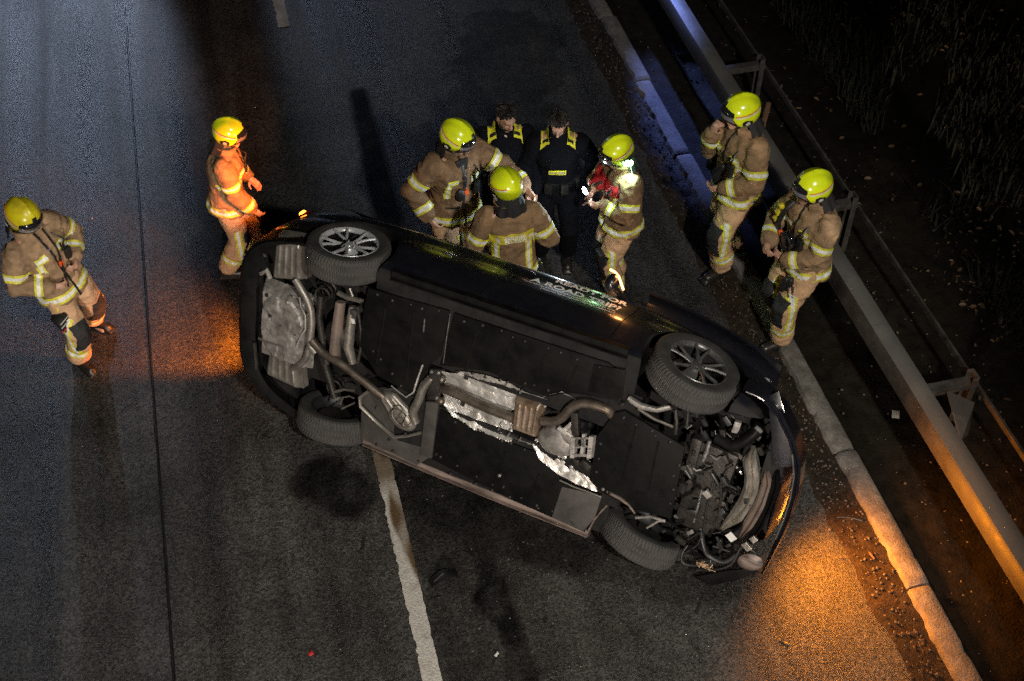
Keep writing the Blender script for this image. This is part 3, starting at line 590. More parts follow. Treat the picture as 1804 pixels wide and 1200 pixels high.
for e in (((0.234, -0.602, 0.184), (0.874, -0.656, 0.184), 5), ((0.968, -0.651, 0.184), (2.139, -0.676, 0.184), 9), ((0.908, -0.158, 0.184), (1.875, -0.349, 0.184), 7), ((0.973, 0.257, 0.184), (1.745, 0.311, 0.184), 6), ((0.905, 0.657, 0.184), (2.183, 0.8, 0.184), 9), ((2.313, -0.312, 0.174), (2.789, -0.238, 0.174), 5), ((2.209, -0.049, 0.174), (2.222, 0.289, 0.174), 3), ((2.801, -0.181, 0.174), (2.833, 0.36, 0.174), 4), ((0.295, 0.372, 0.184), (0.78, 0.631, 0.184), 3), ((0.238, -0.139, 0.184), (0.595, 0.172, 0.184), 4)):
    for i in range(e[2]):
        o = bpy.data.objects.new('fastener', FAST); COL.objects.link(o); o.parent = car; o.location = Vector(e[0]).lerp(Vector(e[1]), (i+.5+random.uniform(-.3, .3))/e[2])+Vector((random.uniform(-.02, .02), random.uniform(-.02, .02), 0)); o.scale = (random.uniform(.6, 1),)*3
for e in (((1.134, -0.589, 0.184), (1.085, -0.212, 0.184)), ((1.411, -0.595, 0.184), (1.358, -0.295, 0.184)), ((1.682, -0.6, 0.184), (1.646, -0.297, 0.184)), ((1.933, -0.599, 0.184), (1.897, -0.379, 0.184)), ((1.198, 0.338, 0.184), (1.15, 0.687, 0.184)), ((1.495, 0.376, 0.184), (1.452, 0.712, 0.184)), ((1.796, 0.466, 0.184), (1.742, 0.753, 0.184)), ((2.452, -0.278, 0.174), (2.428, 0.317, 0.174)), ((2.637, -0.224, 0.174), (2.647, 0.37, 0.174)), ((0.377, -0.533, 0.184), (0.339, 0.003, 0.184)), ((0.616, -0.57, 0.184), (0.605, 0.059, 0.184))):
    MB().tube([Vector(e[0]), Vector(e[1])], .010, 6, .5).build('panel_rib', M['black_plastic'], car, 40)
# thin brake lines and seam along the floor
MB().tube([(0.906, -0.668, 0.183), (0.9, -0.425, 0.182), (0.898, -0.218, 0.182)], .004, 6).build('brake_pipe', M['steel'], car, 50)
MB().tube([(0.706, -0.544, 0.182), (0.707, -0.433, 0.182)], .006, 6).build('floor_clip', M['steel'], car, 50)
MB().tube([(0.485, 0.22, 0.19), (0.648, 0.205, 0.185), (0.756, 0.158, 0.18), (0.794, 0.083, 0.17)], .006, 6).build('cable', M['iron'], car, 50)
# sills with their scraped weld flange
def sill(pts, w, name, m):
    P = [Vector(p) for p in pts]; mb = MB(); rows = []
    for i, p in enumerate(P):
        n = Vector((0, 1, 0)); j = .006*vn((i*.7, w*9, 2))
        rows.append([p+n*(-w+j)+Vector((0, 0, .05)), p+n*(-w*.9+j), p+n*(-w*.25)+Vector((0, 0, -.012+j)), p+n*(w*.2), p+n*(w*.25)+Vector((0, 0, -.018+j)), p+n*(w*.45)+Vector((0, 0, -.018)), p+n*(w*.5)+Vector((0, 0, .01)), p+n*(w*.95)+Vector((0, 0, .022)), p+n*w+Vector((0, 0, .06))])
    return mb.rows(rows).build(name, m, car, 35)
L0, L1 = Vector((0.267, 0.829, 0.2)), Vector((2.264, 0.867, 0.2))
sill([L0.lerp(L1, i/30)+Vector((0, .012*math.sin(i/30*3.14), 0)) for i in range(31)], .045, 'sill', M['sill'])
L0, L1 = Vector((.40, -.80, .19)), Vector((2.28, -.82, .19))
sill([L0.lerp(L1, i/30) for i in range(31)], .05, 'sill', M['black_plastic'])
for i in range(9):
    q = Vector((0.322, 0.787, 0.19)).lerp(Vector((2.202, 0.79, 0.19)), (i+.3*math.sin(i*5))/9+.04)
    MB().ell(q, (.016, .012, .012), None, 8).build('sill_clip', M['iron'], car, 60)

# ---- exhaust system
def pipe(pts, r, m, name='exhaust_pipe', n=14):
    P = [Vector(p) for p in pts]; Q = []
    for i in range(len(P)-1):
        p0, p1, p2, p3 = P[max(0, i-1)], P[i], P[i+1], P[min(len(P)-1, i+2)]
        for t in (k/5 for k in range(5)):
            Q.append(.5*((2*p1)+(p2-p0)*t+(2*p0-5*p1+4*p2-p3)*t*t+(3*p1-p0-3*p2+p3)*t**3))
    return MB().tube(Q+[P[-1]], r, n).build(name, m, car, 50)
def muffler(corners, depth, ribs, m, along, parent=None, r=.35):
    """pressed silencer: rounded box over the quad (a b c d, seen from below), ribs across 'along'"""
    a, b, c, d = (Vector(p) for p in corners)
    def f(u, v):
        p = a.lerp(b, u).lerp(d.lerp(c, u), v); e = min(1, min(u, 1-u)/.16)
        e2 = min(1, min(v, 1-v)/.14); h = math.sqrt(max(0, 1-(1-e)**2))*math.sqrt(max(0, 1-(1-e2)**2))
        s = v if along else u; o = u if along else v; rib = 0
        if .14 < o < .86: rib = .008*max(0, math.sin(s*ribs*2*math.pi))*min(1, min(o-.14, .86-o)/.08)*min(1, max(0, min(s, 1-s)-.06)/.05)
        return p+Vector((0, 0, -(h-1)*depth-rib))
    mb = MB().grid(f, 30, 48); n = len(mb.v)
    bk = [tuple(Vector(p)+Vector((0, 0, .004+depth*.9-.0*k))) for k, p in enumerate(mb.v)]
    o = mb.build('silencer', m, parent or car, 45, fix=False, solid=0)
    MB().prism([a.lerp(c, .02)+Vector((0, 0, depth*.55)), b.lerp(d, .02)+Vector((0, 0, depth*.55)), c.lerp(a, .02)+Vector((0, 0, depth*.55)), d.lerp(b, .02)+Vector((0, 0, depth*.55))], (0, 0, depth*.6)).build('silencer_back', m, o, 0)
    return o
muffler([(-0.637, -0.79, 0.2), (-0.385, -0.836, 0.2), (-0.364, -0.46, 0.2), (-0.667, -0.372, 0.2)], .13, 5, M['muffler'], False)
muffler([(-0.68, 0.24, 0.21), (-0.412, 0.203, 0.21), (-0.354, 0.597, 0.21), (-0.717, 0.559, 0.21)], .13, 5, M['muffler'], False)
pipe([(-0.432, -0.477, 0.2), (-0.361, -0.404, 0.19), (-0.281, -0.29, 0.185), (-0.256, -0.144, 0.18), (-0.26, 0.037, 0.175), (-0.201, 0.109, 0.17)], .030, M['muffler'])
pipe([(-0.422, 0.357, 0.2), (-0.351, 0.287, 0.185), (-0.295, 0.204, 0.175), (-0.263, 0.082, 0.175), (-0.229, 0.025, 0.175)], .028, M['muffler'])
pipe([(-0.243, 0.006, 0.17), (-0.127, 0.078, 0.165), (0.034, 0.11, 0.16), (0.224, 0.187, 0.16), (0.38, 0.259, 0.165), (0.43, 0.286, 0.17)], .033, M['exhaust'])
# centre silencer in its trough
pipe([(0.723, 0.418, 0.185), (0.694, 0.323, 0.175), (0.736, 0.179, 0.165), (0.761, 0.053, 0.17), (0.804, -0.031, 0.185), (0.833, -0.055, 0.2)], .036, M['muffler'])
a = muffler([(0.349, 0.26, 0.165), (0.498, 0.211, 0.165), (0.729, 0.369, 0.165), (0.578, 0.557, 0.165)], .07, 3.2, M['muffler'], False)
MB().ell(Vector((0.598, 0.425, 0.165))+Vector((0, 0, .03)), (.135, .105, .062), Matrix.Rotation(R(30), 3, 'Z'), 28).build('silencer_end', M['muffler'], a, 50)
MB().tube([Vector((0.624, 0.378, 0.108))+Matrix.Rotation(R(30), 3, 'Z') @ Vector((.090*math.cos(t), .066*math.sin(t), .012)) for t in (k*2*math.pi/28 for k in range(27))], .006, 6).build('pressed_ring', M['muffler'], a, 50)
MB().tube([(0.598, 0.385, 0.102), (0.634, 0.342, 0.102), (0.666, 0.368, 0.103), (0.65, 0.42, 0.104), (0.682, 0.429, 0.104)], .005, 6).build('pressed_mark', M['muffler'], a, 50)
tr = MB()
tp = [(634,694), (634,714), (668,752), (694,772), (742,768)]
MB().tube([(0.287, 0.289, 0.17), (0.221, 0.372, 0.17), (0.232, 0.457, 0.17), (0.389, 0.55, 0.17), (0.551, 0.629, 0.17), (0.667, 0.571, 0.175), (0.779, 0.493, 0.18)], .016, 8, .6).build('heat_shield_rim', M['muffler'], car, 40)
panel('silencer_shield', [(0.269, 0.317, 0.205), (0.205, 0.396, 0.2), (0.216, 0.482, 0.2), (0.374, 0.575, 0.2), (0.537, 0.655, 0.2), (0.768, 0.513, 0.205), (0.736, 0.217, 0.21), (0.595, 0.209, 0.21), (0.473, 0.204, 0.21)], M['grey_plate'], (0, 0, .008), .002)
MB().tube([(0.476, 0.175, 0.2), (0.544, 0.196, 0.19), (0.617, 0.221, 0.19), (0.679, 0.141, 0.19), (0.705, -0.01, 0.19), (0.732, -0.137, 0.19)], .014, 8, .5).build('heat_shield_rim', M['alu'], car, 40)
# tunnel pipe, converter and front pipe
pipe([(0.863, 0.052, 0.22), (0.968, 0.019, 0.2), (1.159, 0.031, 0.19), (1.335, 0.041, 0.185), (1.518, 0.036, 0.18)], .038, M['exhaust'])
muffler([(1.491, -0.16, 0.17), (1.733, -0.186, 0.17), (1.729, 0.166, 0.17), (1.507, 0.164, 0.17)], .10, 5, M['cat'], False)
pipe([(1.744, -0.021, 0.19), (1.837, -0.063, 0.185), (1.901, -0.135, 0.18), (1.95, -0.242, 0.175), (2.028, -0.315, 0.175), (2.13, -0.334, 0.18), (2.217, -0.323, 0.19), (2.252, -0.284, 0.21)], .037, M['exhaust'])
for p in ((775,706), (772,672)): MB().ell(U(p[0], p[1], .19) if False else (Vector((0.902, 0.137, 0.19)) if p[1] > 690 else Vector((0.886, -0.061, 0.19))), (.045, .035, .03), None, 12).build('rubber_mount', M['yellow_gear'] if False else M['exhaust'], car, 50)
# crumpled heat shields
def shield(edge0, edge1, seed, amp=.022, nu=44, nv=14, z0=0.0, sag=.03):
    E0, E1 = [Vector(p) for p in edge0], [Vector(p) for p in edge1]
    def pl(E, u):
        t = u*(len(E)-1); i = min(len(E)-2, int(t)); return E[i].lerp(E[i+1], t-i)
    def f(u, v):
        p = pl(E0, u).lerp(pl(E1, u), v); k = 1.0
        cr = abs(vn((p.x*7+seed, p.y*11, 0)))*1.2+abs(vn((p.x*17, p.y*21+seed, 3)))*.5
        dm = .0022*math.sin(p.x*260)*math.sin(p.y*260)
        return p+Vector((.008*vn((seed, v*9, u*20))*(u in (0, 1)), .010*vn((seed, u*9, 0))*(v in (0, 1)), -.55*amp*cr*k+sag*math.sin(math.pi*v)*.5-dm))
    o = MB().grid(f, nu*2, nv*2).build('heat_shield', M['alu'], car, 25, fix=False); return o
shield([(0.869, -0.133, 0.2), (0.969, -0.147, 0.19), (1.059, -0.204, 0.19), (1.233, -0.245, 0.185), (1.363, -0.255, 0.185), (1.588, -0.229, 0.19), (1.761, -0.221, 0.2)], [(0.91, 0.009, 0.235), (1.05, 0.038, 0.235), (1.237, 0.039, 0.23), (1.405, 0.04, 0.23), (1.5, 0, 0.23), (1.601, -0.057, 0.24), (1.741, -0.115, 0.24)], 1)
shield([(0.897, 0.093, 0.24), (1.058, 0.1, 0.235), (1.246, 0.106, 0.23), (1.391, 0.11, 0.23), (1.497, 0.12, 0.23)], [(0.936, 0.173, 0.2), (1.036, 0.234, 0.19), (1.22, 0.274, 0.185), (1.375, 0.274, 0.185), (1.536, 0.273, 0.19)], 4)
shield([(1.475, 0.234, 0.24), (1.55, 0.228, 0.23), (1.676, 0.211, 0.22), (1.743, 0.215, 0.22)], [(1.419, 0.221, 0.2), (1.52, 0.226, 0.19), (1.664, 0.229, 0.19), (1.729, 0.223, 0.19)], 6, .012, 14, 6)
shield([(1.709, 0.175, 0.22), (1.829, 0.156, 0.22), (1.967, 0.176, 0.21), (2.091, 0.198, 0.21), (2.169, 0.192, 0.22)], [(1.701, 0.224, 0.19), (1.797, 0.328, 0.178), (1.95, 0.391, 0.175), (2.131, 0.409, 0.175), (2.268, 0.42, 0.185)], 9, .03, 34, 16)
shield([(1.706, -0.219, 0.2), (1.785, -0.295, 0.18), (1.859, -0.345, 0.18), (1.92, -0.334, 0.19), (1.993, -0.306, 0.2)], [(1.721, -0.128, 0.24), (1.786, -0.186, 0.24), (1.853, -0.224, 0.24), (1.906, -0.236, 0.24), (1.955, -0.215, 0.24)], 12, .02, 16, 8)
for q, s in (((1.103, -0.178, 0.165), .02), ((1.103, 0.071, 0.165), .018)):
    MB().box(q, (.035, .035, .006), Matrix.Rotation(R(8), 3, 'Z')).build('shield_hole_plate', M['iron'], car, 0)
for q in ((1.433, -0.254, 0.165), (1.551, -0.226, 0.17), (1.426, 0.166, 0.17), (1.602, 0.199, 0.17), (1.506, 0.197, 0.17)): MB().box(q, (.012, .045, .012), Matrix.Rotation(R(20), 3, 'Z')).build('clip', M['steel'], car, 0)
# gearbox, its bracket
MB().ell(Vector((1.888, 0.119, 0.22)), (.17, .13, .08), Matrix.Rotation(R(-8), 3, 'Z'), 18).ell(Vector((1.974, 0.026, 0.2)), (.075, .085, .05), None, 14).ell(Vector((1.793, 0.115, 0.2)), (.05, .06, .04), None, 12).build('gearbox', M['cast'], car, 45)
MB().box(Vector((1.945, -0.016, 0.165)), (.13, .035, .02), Matrix.Rotation(R(18), 3, 'Z')).box(Vector((1.957, -0.075, 0.18)), (.03, .10, .03), Matrix.Rotation(R(30), 3, 'Z')).build('gearbox_rib', M['alu'], car, 30, bevel=.004)
MB().box(Vector((2.006, -0.106, 0.18)), (.055, .22, .04), Matrix.Rotation(R(-12), 3, 'Z')).build('gearbox_support', M['iron'], car, 30, bevel=.005)
br = MB()
for p0, p1, w in (((2.021, -0.009, 0.16), (2.042, 0.175, 0.16), .028), ((2.093, -0.072, 0.16), (2.106, 0.114, 0.16), .02), ((2.155, -0.077, 0.16), (2.17, 0.118, 0.16), .030), ((2.022, 0.002, 0.162), (2.166, -0.06, 0.162), .018), ((2.03, 0.16, 0.162), (2.175, 0.096, 0.162), .026), ((2.045, 0.075, 0.158), (2.171, 0.01, 0.158), .016)):
    br.tube([p0, p1], w, 4, .5)
br.build('bracket', M['cast'], car, 20)
MB().box(Vector((2.099, -0.007, 0.15)), (.035, .075, .02), Matrix.Rotation(R(-10), 3, 'Z')).build('bracket_insert', M['steel'], car, 0, bevel=.003)
for q in ((2.048, 0.015, 0.15), (2.159, 0.031, 0.15), (2.158, 0.128, 0.15), (2.085, 0.128, 0.15)): MB().lathe(q, (0, 0, -1), [(0, .001), (0, .011), (.008, .010), (.009, .001)], 8).build('bolt', M['steel'], car, 30)
MB().box(Vector((2.145, 0.197, 0.165)), (.09, .06, .04), Matrix.Rotation(R(25), 3, 'Z')).box(Vector((2.07, 0.201, 0.17)), (.05, .05, .05)).build('gear_linkage', M['iron'], car, 30, bevel=.008)
MB().tube([(1.968, 0.434, 0.17), (2.095, 0.437, 0.16), (2.223, 0.437, 0.165), (2.315, 0.443, 0.17)], .012, 8, .6).build('brace_strip', M['muffler'], car, 40)

# ---- spare wheel well and rear subframe
def well(u, v):
    x, y = -.76+.47*u, -.335+.70*v; e = min(min(u, 1-u)/.10, min(v, 1-v)/.08, 1); r = math.hypot((x+.53)/.20, (y-.01)/.30)
    z = .30-.12*min(1, e)-.012*(r < 1)+.010*(abs(math.sin(math.atan2(y, x+.53)*3)) > .92)*(r > .5)+.012*vn((x*7, y*7, 1))-.016*max(0, u-.62)*(1 if vn((0, y*9, 2)) > 0 else .2)
    return (x, y, z)
MB().grid(well, 36, 46).build('spare_wheel_well', M['cast'], car, 30, fix=False)
for q in ((-0.633, -0.081, 0.175), (-0.694, 0.061, 0.175), (-0.525, -0.013, 0.175), (-0.618, 0.098, 0.175), (-0.669, -0.258, 0.175), (-0.398, 0.003, 0.175)): MB().lathe(q, (0, 0, -1), [(0, .017), (.006, .016), (.007, .001)], 12).build('drain_plug', M['iron'], car, 30)
MB().tube([(-0.423, -0.34, 0.17), (-0.364, -0.353, 0.165), (-0.35, -0.275, 0.165), (-0.306, -0.207, 0.165), (-0.301, -0.082, 0.165), (-0.339, -0.003, 0.165), (-0.38, 0.113, 0.17)], .011, 8, .7).build('torn_flange', M['alu'], car, 40)
MB().tube([(-0.738, 0.179, 0.18), (-0.585, 0.175, 0.178), (-0.427, 0.159, 0.18)], .017, 8, .7).build('towing_bar', M['muffler'], car, 40)
MB().tube([(-0.732, -0.429, 0.185), (-0.678, -0.482, 0.18), (-0.645, -0.421, 0.18)], .020, 8).build('bumper_bracket', M['cast'], car, 40)
MB().tube([(-0.739, -0.626, 0.22), (-0.717, -0.572, 0.22)], .018, 8).tube([(-0.793, 0.245, 0.2), (-0.779, 0.521, 0.22)], .018, 8).build('bumper_bracket', M['iron'], car, 40)
MB().tube([(-0.027, -0.412, 0.21), (-0.032, -0.17, 0.19), (-0.04, 0.036, 0.19), (-0.021, 0.121, 0.2)], [.040, .046, .046, .035], 10, .7).build('subframe_beam', M['rusty'], car, 40)
MB().tube([(0.084, -0.411, 0.21), (0.083, -0.213, 0.19), (0.079, -0.042, 0.19), (0.123, 0.098, 0.2)], [.034, .040, .042, .030], 10, .7).build('subframe_beam', M['muffler'], car, 40)
MB().tube([(0.117, -0.419, 0.22), (0.161, -0.227, 0.22), (0.172, -0.061, 0.22), (0.152, 0.097, 0.22)], .014, 8).build('anti_roll_bar', M['iron'], car, 40)
MB().tube([(-0.217, -0.39, 0.24), (-0.227, -0.177, 0.24), (-0.185, 0.022, 0.24), (-0.133, 0.221, 0.24)], .030, 10).build('trailing_arm', M['iron'], car, 40)
MB().lathe(Vector((0.109, -0.38, 0.17)), (0, 0, -1), [(-.03, .03), (.0, .03), (.004, .022), (.004, .001)], 14).build('bush', M['rubber'], car, 30)
MB().box(Vector((0.124, -0.323, 0.15)), (.03, .04, .004), Matrix.Rotation(R(-20), 3, 'Z')).build('part_sticker', M['paper'], car, 0)
for y0, px in ((-.50, 0), (.50, 1)):       # coil springs
    c0 = Vector((-0.217, -0.39, 0.24)) if y0 < 0 else Vector((-0.08, 0.447, 0.26))
    MB().tube([c0+Vector((.055*math.cos(t*6.283), .055*math.sin(t*6.283), -.02+.05*t)) for t in (k/14 for k in range(64))], .010, 6).build('coil_spring', M['iron'], car, 60)
MB().tube([(-0.063, -0.471, 0.23), (0.029, -0.474, 0.21), (0.154, -0.493, 0.2)], .020, 8).tube([(0.038, -0.554, 0.22), (0.078, -0.492, 0.21), (0.173, -0.501, 0.2)], .010, 6).build('control_arm', M['muffler'], car, 40)
MB().tube([(-0.035, 0.45, 0.22), (0.052, 0.386, 0.21), (0.145, 0.36, 0.21)], .012, 6).tube([(0.035, 0.534, 0.2), (0.052, 0.459, 0.2), (0.113, 0.423, 0.2), (0.155, 0.428, 0.2)], .008, 6).tube([(0.037, 0.591, 0.22), (0.153, 0.48, 0.21)], .008, 6).build('brake_hose', M['muffler'], car, 50)
MB().tube([(0.156, -0.423, 0.24), (-0.238, 0.053, 0.26), (-0.053, 0.538, 0.26)], .032, 10).build('drive_shaft', M['iron'], car, 40)
MB().ell(Vector((-0.048, -0.073, 0.28)), (.13, .16, .10), None, 14).build('differential', M['iron'], car, 50)

# ---- front suspension, engine bay
MB().tube([(2.355, -0.482, 0.19), (2.459, -0.463, 0.175), (2.575, -0.478, 0.18), (2.661, -0.531, 0.2)], [.034, .036, .030, .030], 10, .7).build('control_arm', M['cast'], car, 40)
MB().tube([(2.44, -0.438, 0.17), (2.569, -0.405, 0.165), (2.716, -0.393, 0.17)], .022, 8, .5).build('subframe_rail', M['muffler'], car, 40)
MB().tube([(2.696, -0.51, 0.21), (2.73, -0.433, 0.18), (2.738, -0.322, 0.2)], .016, 8).tube([(2.786, -0.544, 0.2), (2.807, -0.419, 0.19)], .012, 8).build('tie_rod', M['iron'], car, 40)
MB().tube([(2.345, 0.385, 0.185), (2.45, 0.399, 0.18), (2.529, 0.429, 0.18), (2.582, 0.49, 0.19)], [.022, .026, .018, .014], 8, .6).build('control_arm', M['sill'], car, 40)
MB().tube([(2.597, 0.536, 0.2), (2.705, 0.466, 0.19), (2.82, 0.456, 0.19)], .012, 8).tube([(2.698, 0.589, 0.2), (2.771, 0.479, 0.19), (2.82, 0.456, 0.19)], .010, 6).build('tie_rod', M['cast'], car, 40)
MB().tube([(2.263, 0.817, 0.18), (2.295, 0.675, 0.18), (2.332, 0.585, 0.19), (2.363, 0.521, 0.2)], .008, 6).build('arch_edge', M['sill'], car, 40)
MB().box(Vector((3.042, 0.089, 0.34)), (.30, .78, .22), Matrix.Rotation(R(3), 3, 'Z')).build('engine_sump', M['iron'], car, 30, bevel=.03)
MB().box(Vector((2.896, -0.159, 0.27)), (.08, .34, .12)).box(Vector((3.149, 0.283, 0.3)), (.16, .22, .12), Matrix.Rotation(R(10), 3, 'Z')).box(Vector((2.976, -0.044, 0.26)), (.10, .07, .06), Matrix.Rotation(R(-15), 3, 'Z')).build('engine_block', M['iron'], car, 30, bevel=.02)
MB().tube([(2.974, -0.178, 0.2), (2.985, -0.286, 0.2), (2.983, -0.36, 0.21)], .016, 8).build('coolant_pipe', M['steel'], car, 40)
MB().tube([(3.017, 0.073, 0.21), (3.023, 0.221, 0.21), (3.021, 0.394, 0.22)], .010, 8).build('coolant_pipe', M['steel'], car, 40)
MB().tube([(3.151, -0.16, 0.22), (3.138, -0.053, 0.2), (3.171, 0.091, 0.2), (3.181, 0.318, 0.22)], .010, 8).build('coolant_pipe', M['iron'], car, 40)
MB().tube([(3.018, -0.386, 0.24), (3.145, -0.373, 0.22), (3.219, -0.462, 0.21), (3.27, -0.547, 0.22), (3.292, -0.603, 0.24)], .045, 12).build('intake_hose', M['black_plastic'], car, 50)
for pts, r in (([(3.022, 0.626, 0.23), (3.003, 0.703, 0.2), (3.03, 0.774, 0.19), (3.141, 0.742, 0.19), (3.262, 0.647, 0.19)], .011), ([(3.022, 0.554, 0.21), (3.099, 0.441, 0.2), (3.093, 0.56, 0.19), (3.019, 0.676, 0.19)], .008), ([(3.078, 0.438, 0.24), (3.144, 0.566, 0.2), (3.202, 0.628, 0.2), (3.317, 0.628, 0.2), (3.387, 0.522, 0.21)], .020), ([(3.148, 0.793, 0.2), (3.262, 0.727, 0.19), (3.37, 0.616, 0.19), (3.4, 0.452, 0.2), (3.438, 0.407, 0.21)], .010), ([(3.206, 0.524, 0.2), (3.336, 0.517, 0.2)], .007), ([(3.079, -0.065, 0.22), (3.088, 0.083, 0.21), (3.089, 0.245, 0.21), (3.106, 0.42, 0.22)], .008)):
    pipe(pts, r, M['gear'], 'hose', 8)
for k in range(16):
    q = Vector((3.107, 0.713, 0.19)).lerp(Vector((3.25, 0.71, 0.19)), random.random())+Vector((random.uniform(-.02, .02), random.uniform(-.02, .02), random.uniform(-.02, .01)))
    MB().tube([q, q+Vector((random.uniform(-.03, .03), random.uniform(-.02, .02), -.02)), q+Vector((random.uniform(-.05, .05), random.uniform(-.03, .03), 0))], .004, 5).build('torn_wire', M['copper'], car, 50)
for k in range(150):    # small brackets, clips and connectors in the torn open engine bay
    q = Vector((random.uniform(2.80, 3.42), random.uniform(-.60, .66), random.uniform(.19, .31)))
    m = random.choice((M['iron'],)*5+(M['gear'],)*5+(M['black_plastic'],)*5+(M['cast'], M['steel']))
    A = Matrix.Rotation(random.uniform(0, 3), 3, 'Z') @ Matrix.Rotation(random.uniform(-.6, .6), 3, 'X')
    s = random.uniform(.015, .05)*(.45 if m is M['steel'] else 1)
    if k % 3: MB().box(q, (s*2, s, s*.7), A).build('engine_bracket', m, car, 20, bevel=.003)
    else: MB().tube([q, q+A @ Vector((s*2, 0, -.01)), q+A @ Vector((s*3, s, .02))], s*.25, 6).build('engine_hose', m, car, 50)
# bumper beams, torn bumper skin
def beam(pts, w, m, name, h=.05):
    P = [Vector(p) for p in pts]; Q = []
    for i in range(len(P)-1): Q += [P[i].lerp(P[i+1], k/6) for k in range(6)]
    Q.append(P[-1]); rows = []
    for i, p in enumerate(Q):
        t = (Q[min(i+1, len(Q)-1)]-Q[max(0, i-1)]).normalized(); n = Vector((t.y, -t.x, 0)); j = .008*vn((i*.4, w*50, 1)); ww = w*min(1, .35+1.4*min(i, len(Q)-1-i)/(len(Q)*.35))
        rows.append([p-n*ww+Vector((0, 0, h)), p-n*ww*.9, p-n*ww*.5+Vector((0, 0, -.02+j)), p+n*ww*.1+Vector((0, 0, .008)), p+n*ww*.45+Vector((0, 0, -.022)), p+n*ww+Vector((0, 0, j)), p+n*ww+Vector((0, 0, h))])
    return MB().rows(rows).build(name, m, car, 30)
beam([(3.289, -0.419, 0.2), (3.29, -0.324, 0.19), (3.336, -0.205, 0.185), (3.353, -0.102, 0.18), (3.341, 0.033, 0.185), (3.306, 0.182, 0.19), (3.228, 0.347, 0.2)], .055, M['beam'], 'bumper_beam')
beam([(3.421, -0.284, 0.2), (3.448, -0.18, 0.19), (3.445, -0.029, 0.18), (3.419, 0.143, 0.18), (3.377, 0.344, 0.19)], .040, M['rusty'], 'lower_crossmember')
beam([(3.49, -0.305, 0.2), (3.508, -0.183, 0.18), (3.504, 0.007, 0.18), (3.486, 0.175, 0.18), (3.438, 0.381, 0.19)], .030, M['black_plastic'], 'radiator_support')
panel('bumper_flap', [(3.288, -0.868, 0.2), (3.35, -0.94, 0.2), (3.542, -0.594, 0.19), (3.586, -0.485, 0.19), (3.575, -0.404, 0.185), (3.512, -0.369, 0.18), (3.458, -0.355, 0.18), (3.404, -0.538, 0.185)], M['paint'], (0, 0, .012))
beam([(3.117, -0.874, 0.2), (3.262, -0.875, 0.17), (3.396, -0.794, 0.16), (3.525, -0.63, 0.155), (3.614, -0.452, 0.155), (3.65, -0.245, 0.155), (3.661, -0.022, 0.155), (3.644, 0.214, 0.16), (3.603, 0.593, 0.18)], .026, M['paint'], 'front_bumper', .16)
MB().tube([(3.142, -0.877, 0.165), (3.224, -0.876, 0.16), (3.276, -0.859, 0.16)], .006, 6).build('bumper_trim', M['steel'], car, 40)
MB().tube([(3.561, -0.541, 0.135), (3.617, -0.366, 0.135), (3.637, -0.172, 0.135), (3.638, 0.019, 0.14), (3.622, 0.217, 0.15)], .005, 6).build('bumper_trim', M['steel'], car, 40)
for q, s, m in (((3.316, 0.366, 0.18), (.07, .06, .01), M['paper']), ((3.444, 0.384, 0.17), (.07, .05, .03), M['beam']), ((3.476, 0.303, 0.17), (.05, .05, .02), M['beam']), ((3.066, 0.086, 0.2), (.06, .05, .03), M['cast'])):
    MB().box(Vector(q), s, Matrix.Rotation(R(35), 3, 'Z')).build('torn_bracket', m, car, 0, bevel=.003)
MB().ell(Vector((3.498, 0.538, 0.2)), (.10, .075, .03), Matrix.Rotation(R(-30), 3, 'Z'), 14).build('fog_lamp_cover', M['sill'], car, 40)
panel('torn_bumper_skin', [(3.144, 0.873, 0.21), (3.352, 0.702, 0.2), (3.512, 0.598, 0.2), (3.581, 0.597, 0.2), (3.448, 0.762, 0.22), (3.265, 0.93, 0.24)], M['black_plastic'], (0, 0, .02))
MB().box((3.63, .05, .50), (.012, .52, .11)).build('number_plate', M['plate_white'], car, 0, bevel=.002)
# right front wing with the sprung bonnet behind it
MB().grid(lambda u, v: (2.16+1.12*u, -.90+.06*u*u+.16*v+.10*max(0, u-.6)*v, 1.00-.12*u-.16*u*u+.03*math.sin(math.pi*v)+.02*math.sin(u*9)*v*0), 20, 10).build('bonnet', M['paint'], car, 40, solid=.02)
# rear bumper skin
rows = []
for i in range(41):
    y = -.865+1.73*i/40; k = 1-abs(y/.885)**(2/.42); ex = lambda z, o: -(.92+o)*1.0*(max(0, k)**.21)+1.35*(1-max(0, k)**.21)
    rows.append([(ex(0, -.13)+.02*vn((1, y*3, 0)), y*.97, .215), (ex(0, -.07), y, .185), (ex(0, -.01), y, .178), (ex(0, .02), y, .20), (ex(0, .03), y, .30), (ex(0, .035), y, .47), (ex(0, .03), y, .50), (ex(0, -.0), y, .505)])
MB().rows(rows, closed=False).build('rear_bumper', M['black_plastic'], car, 40)
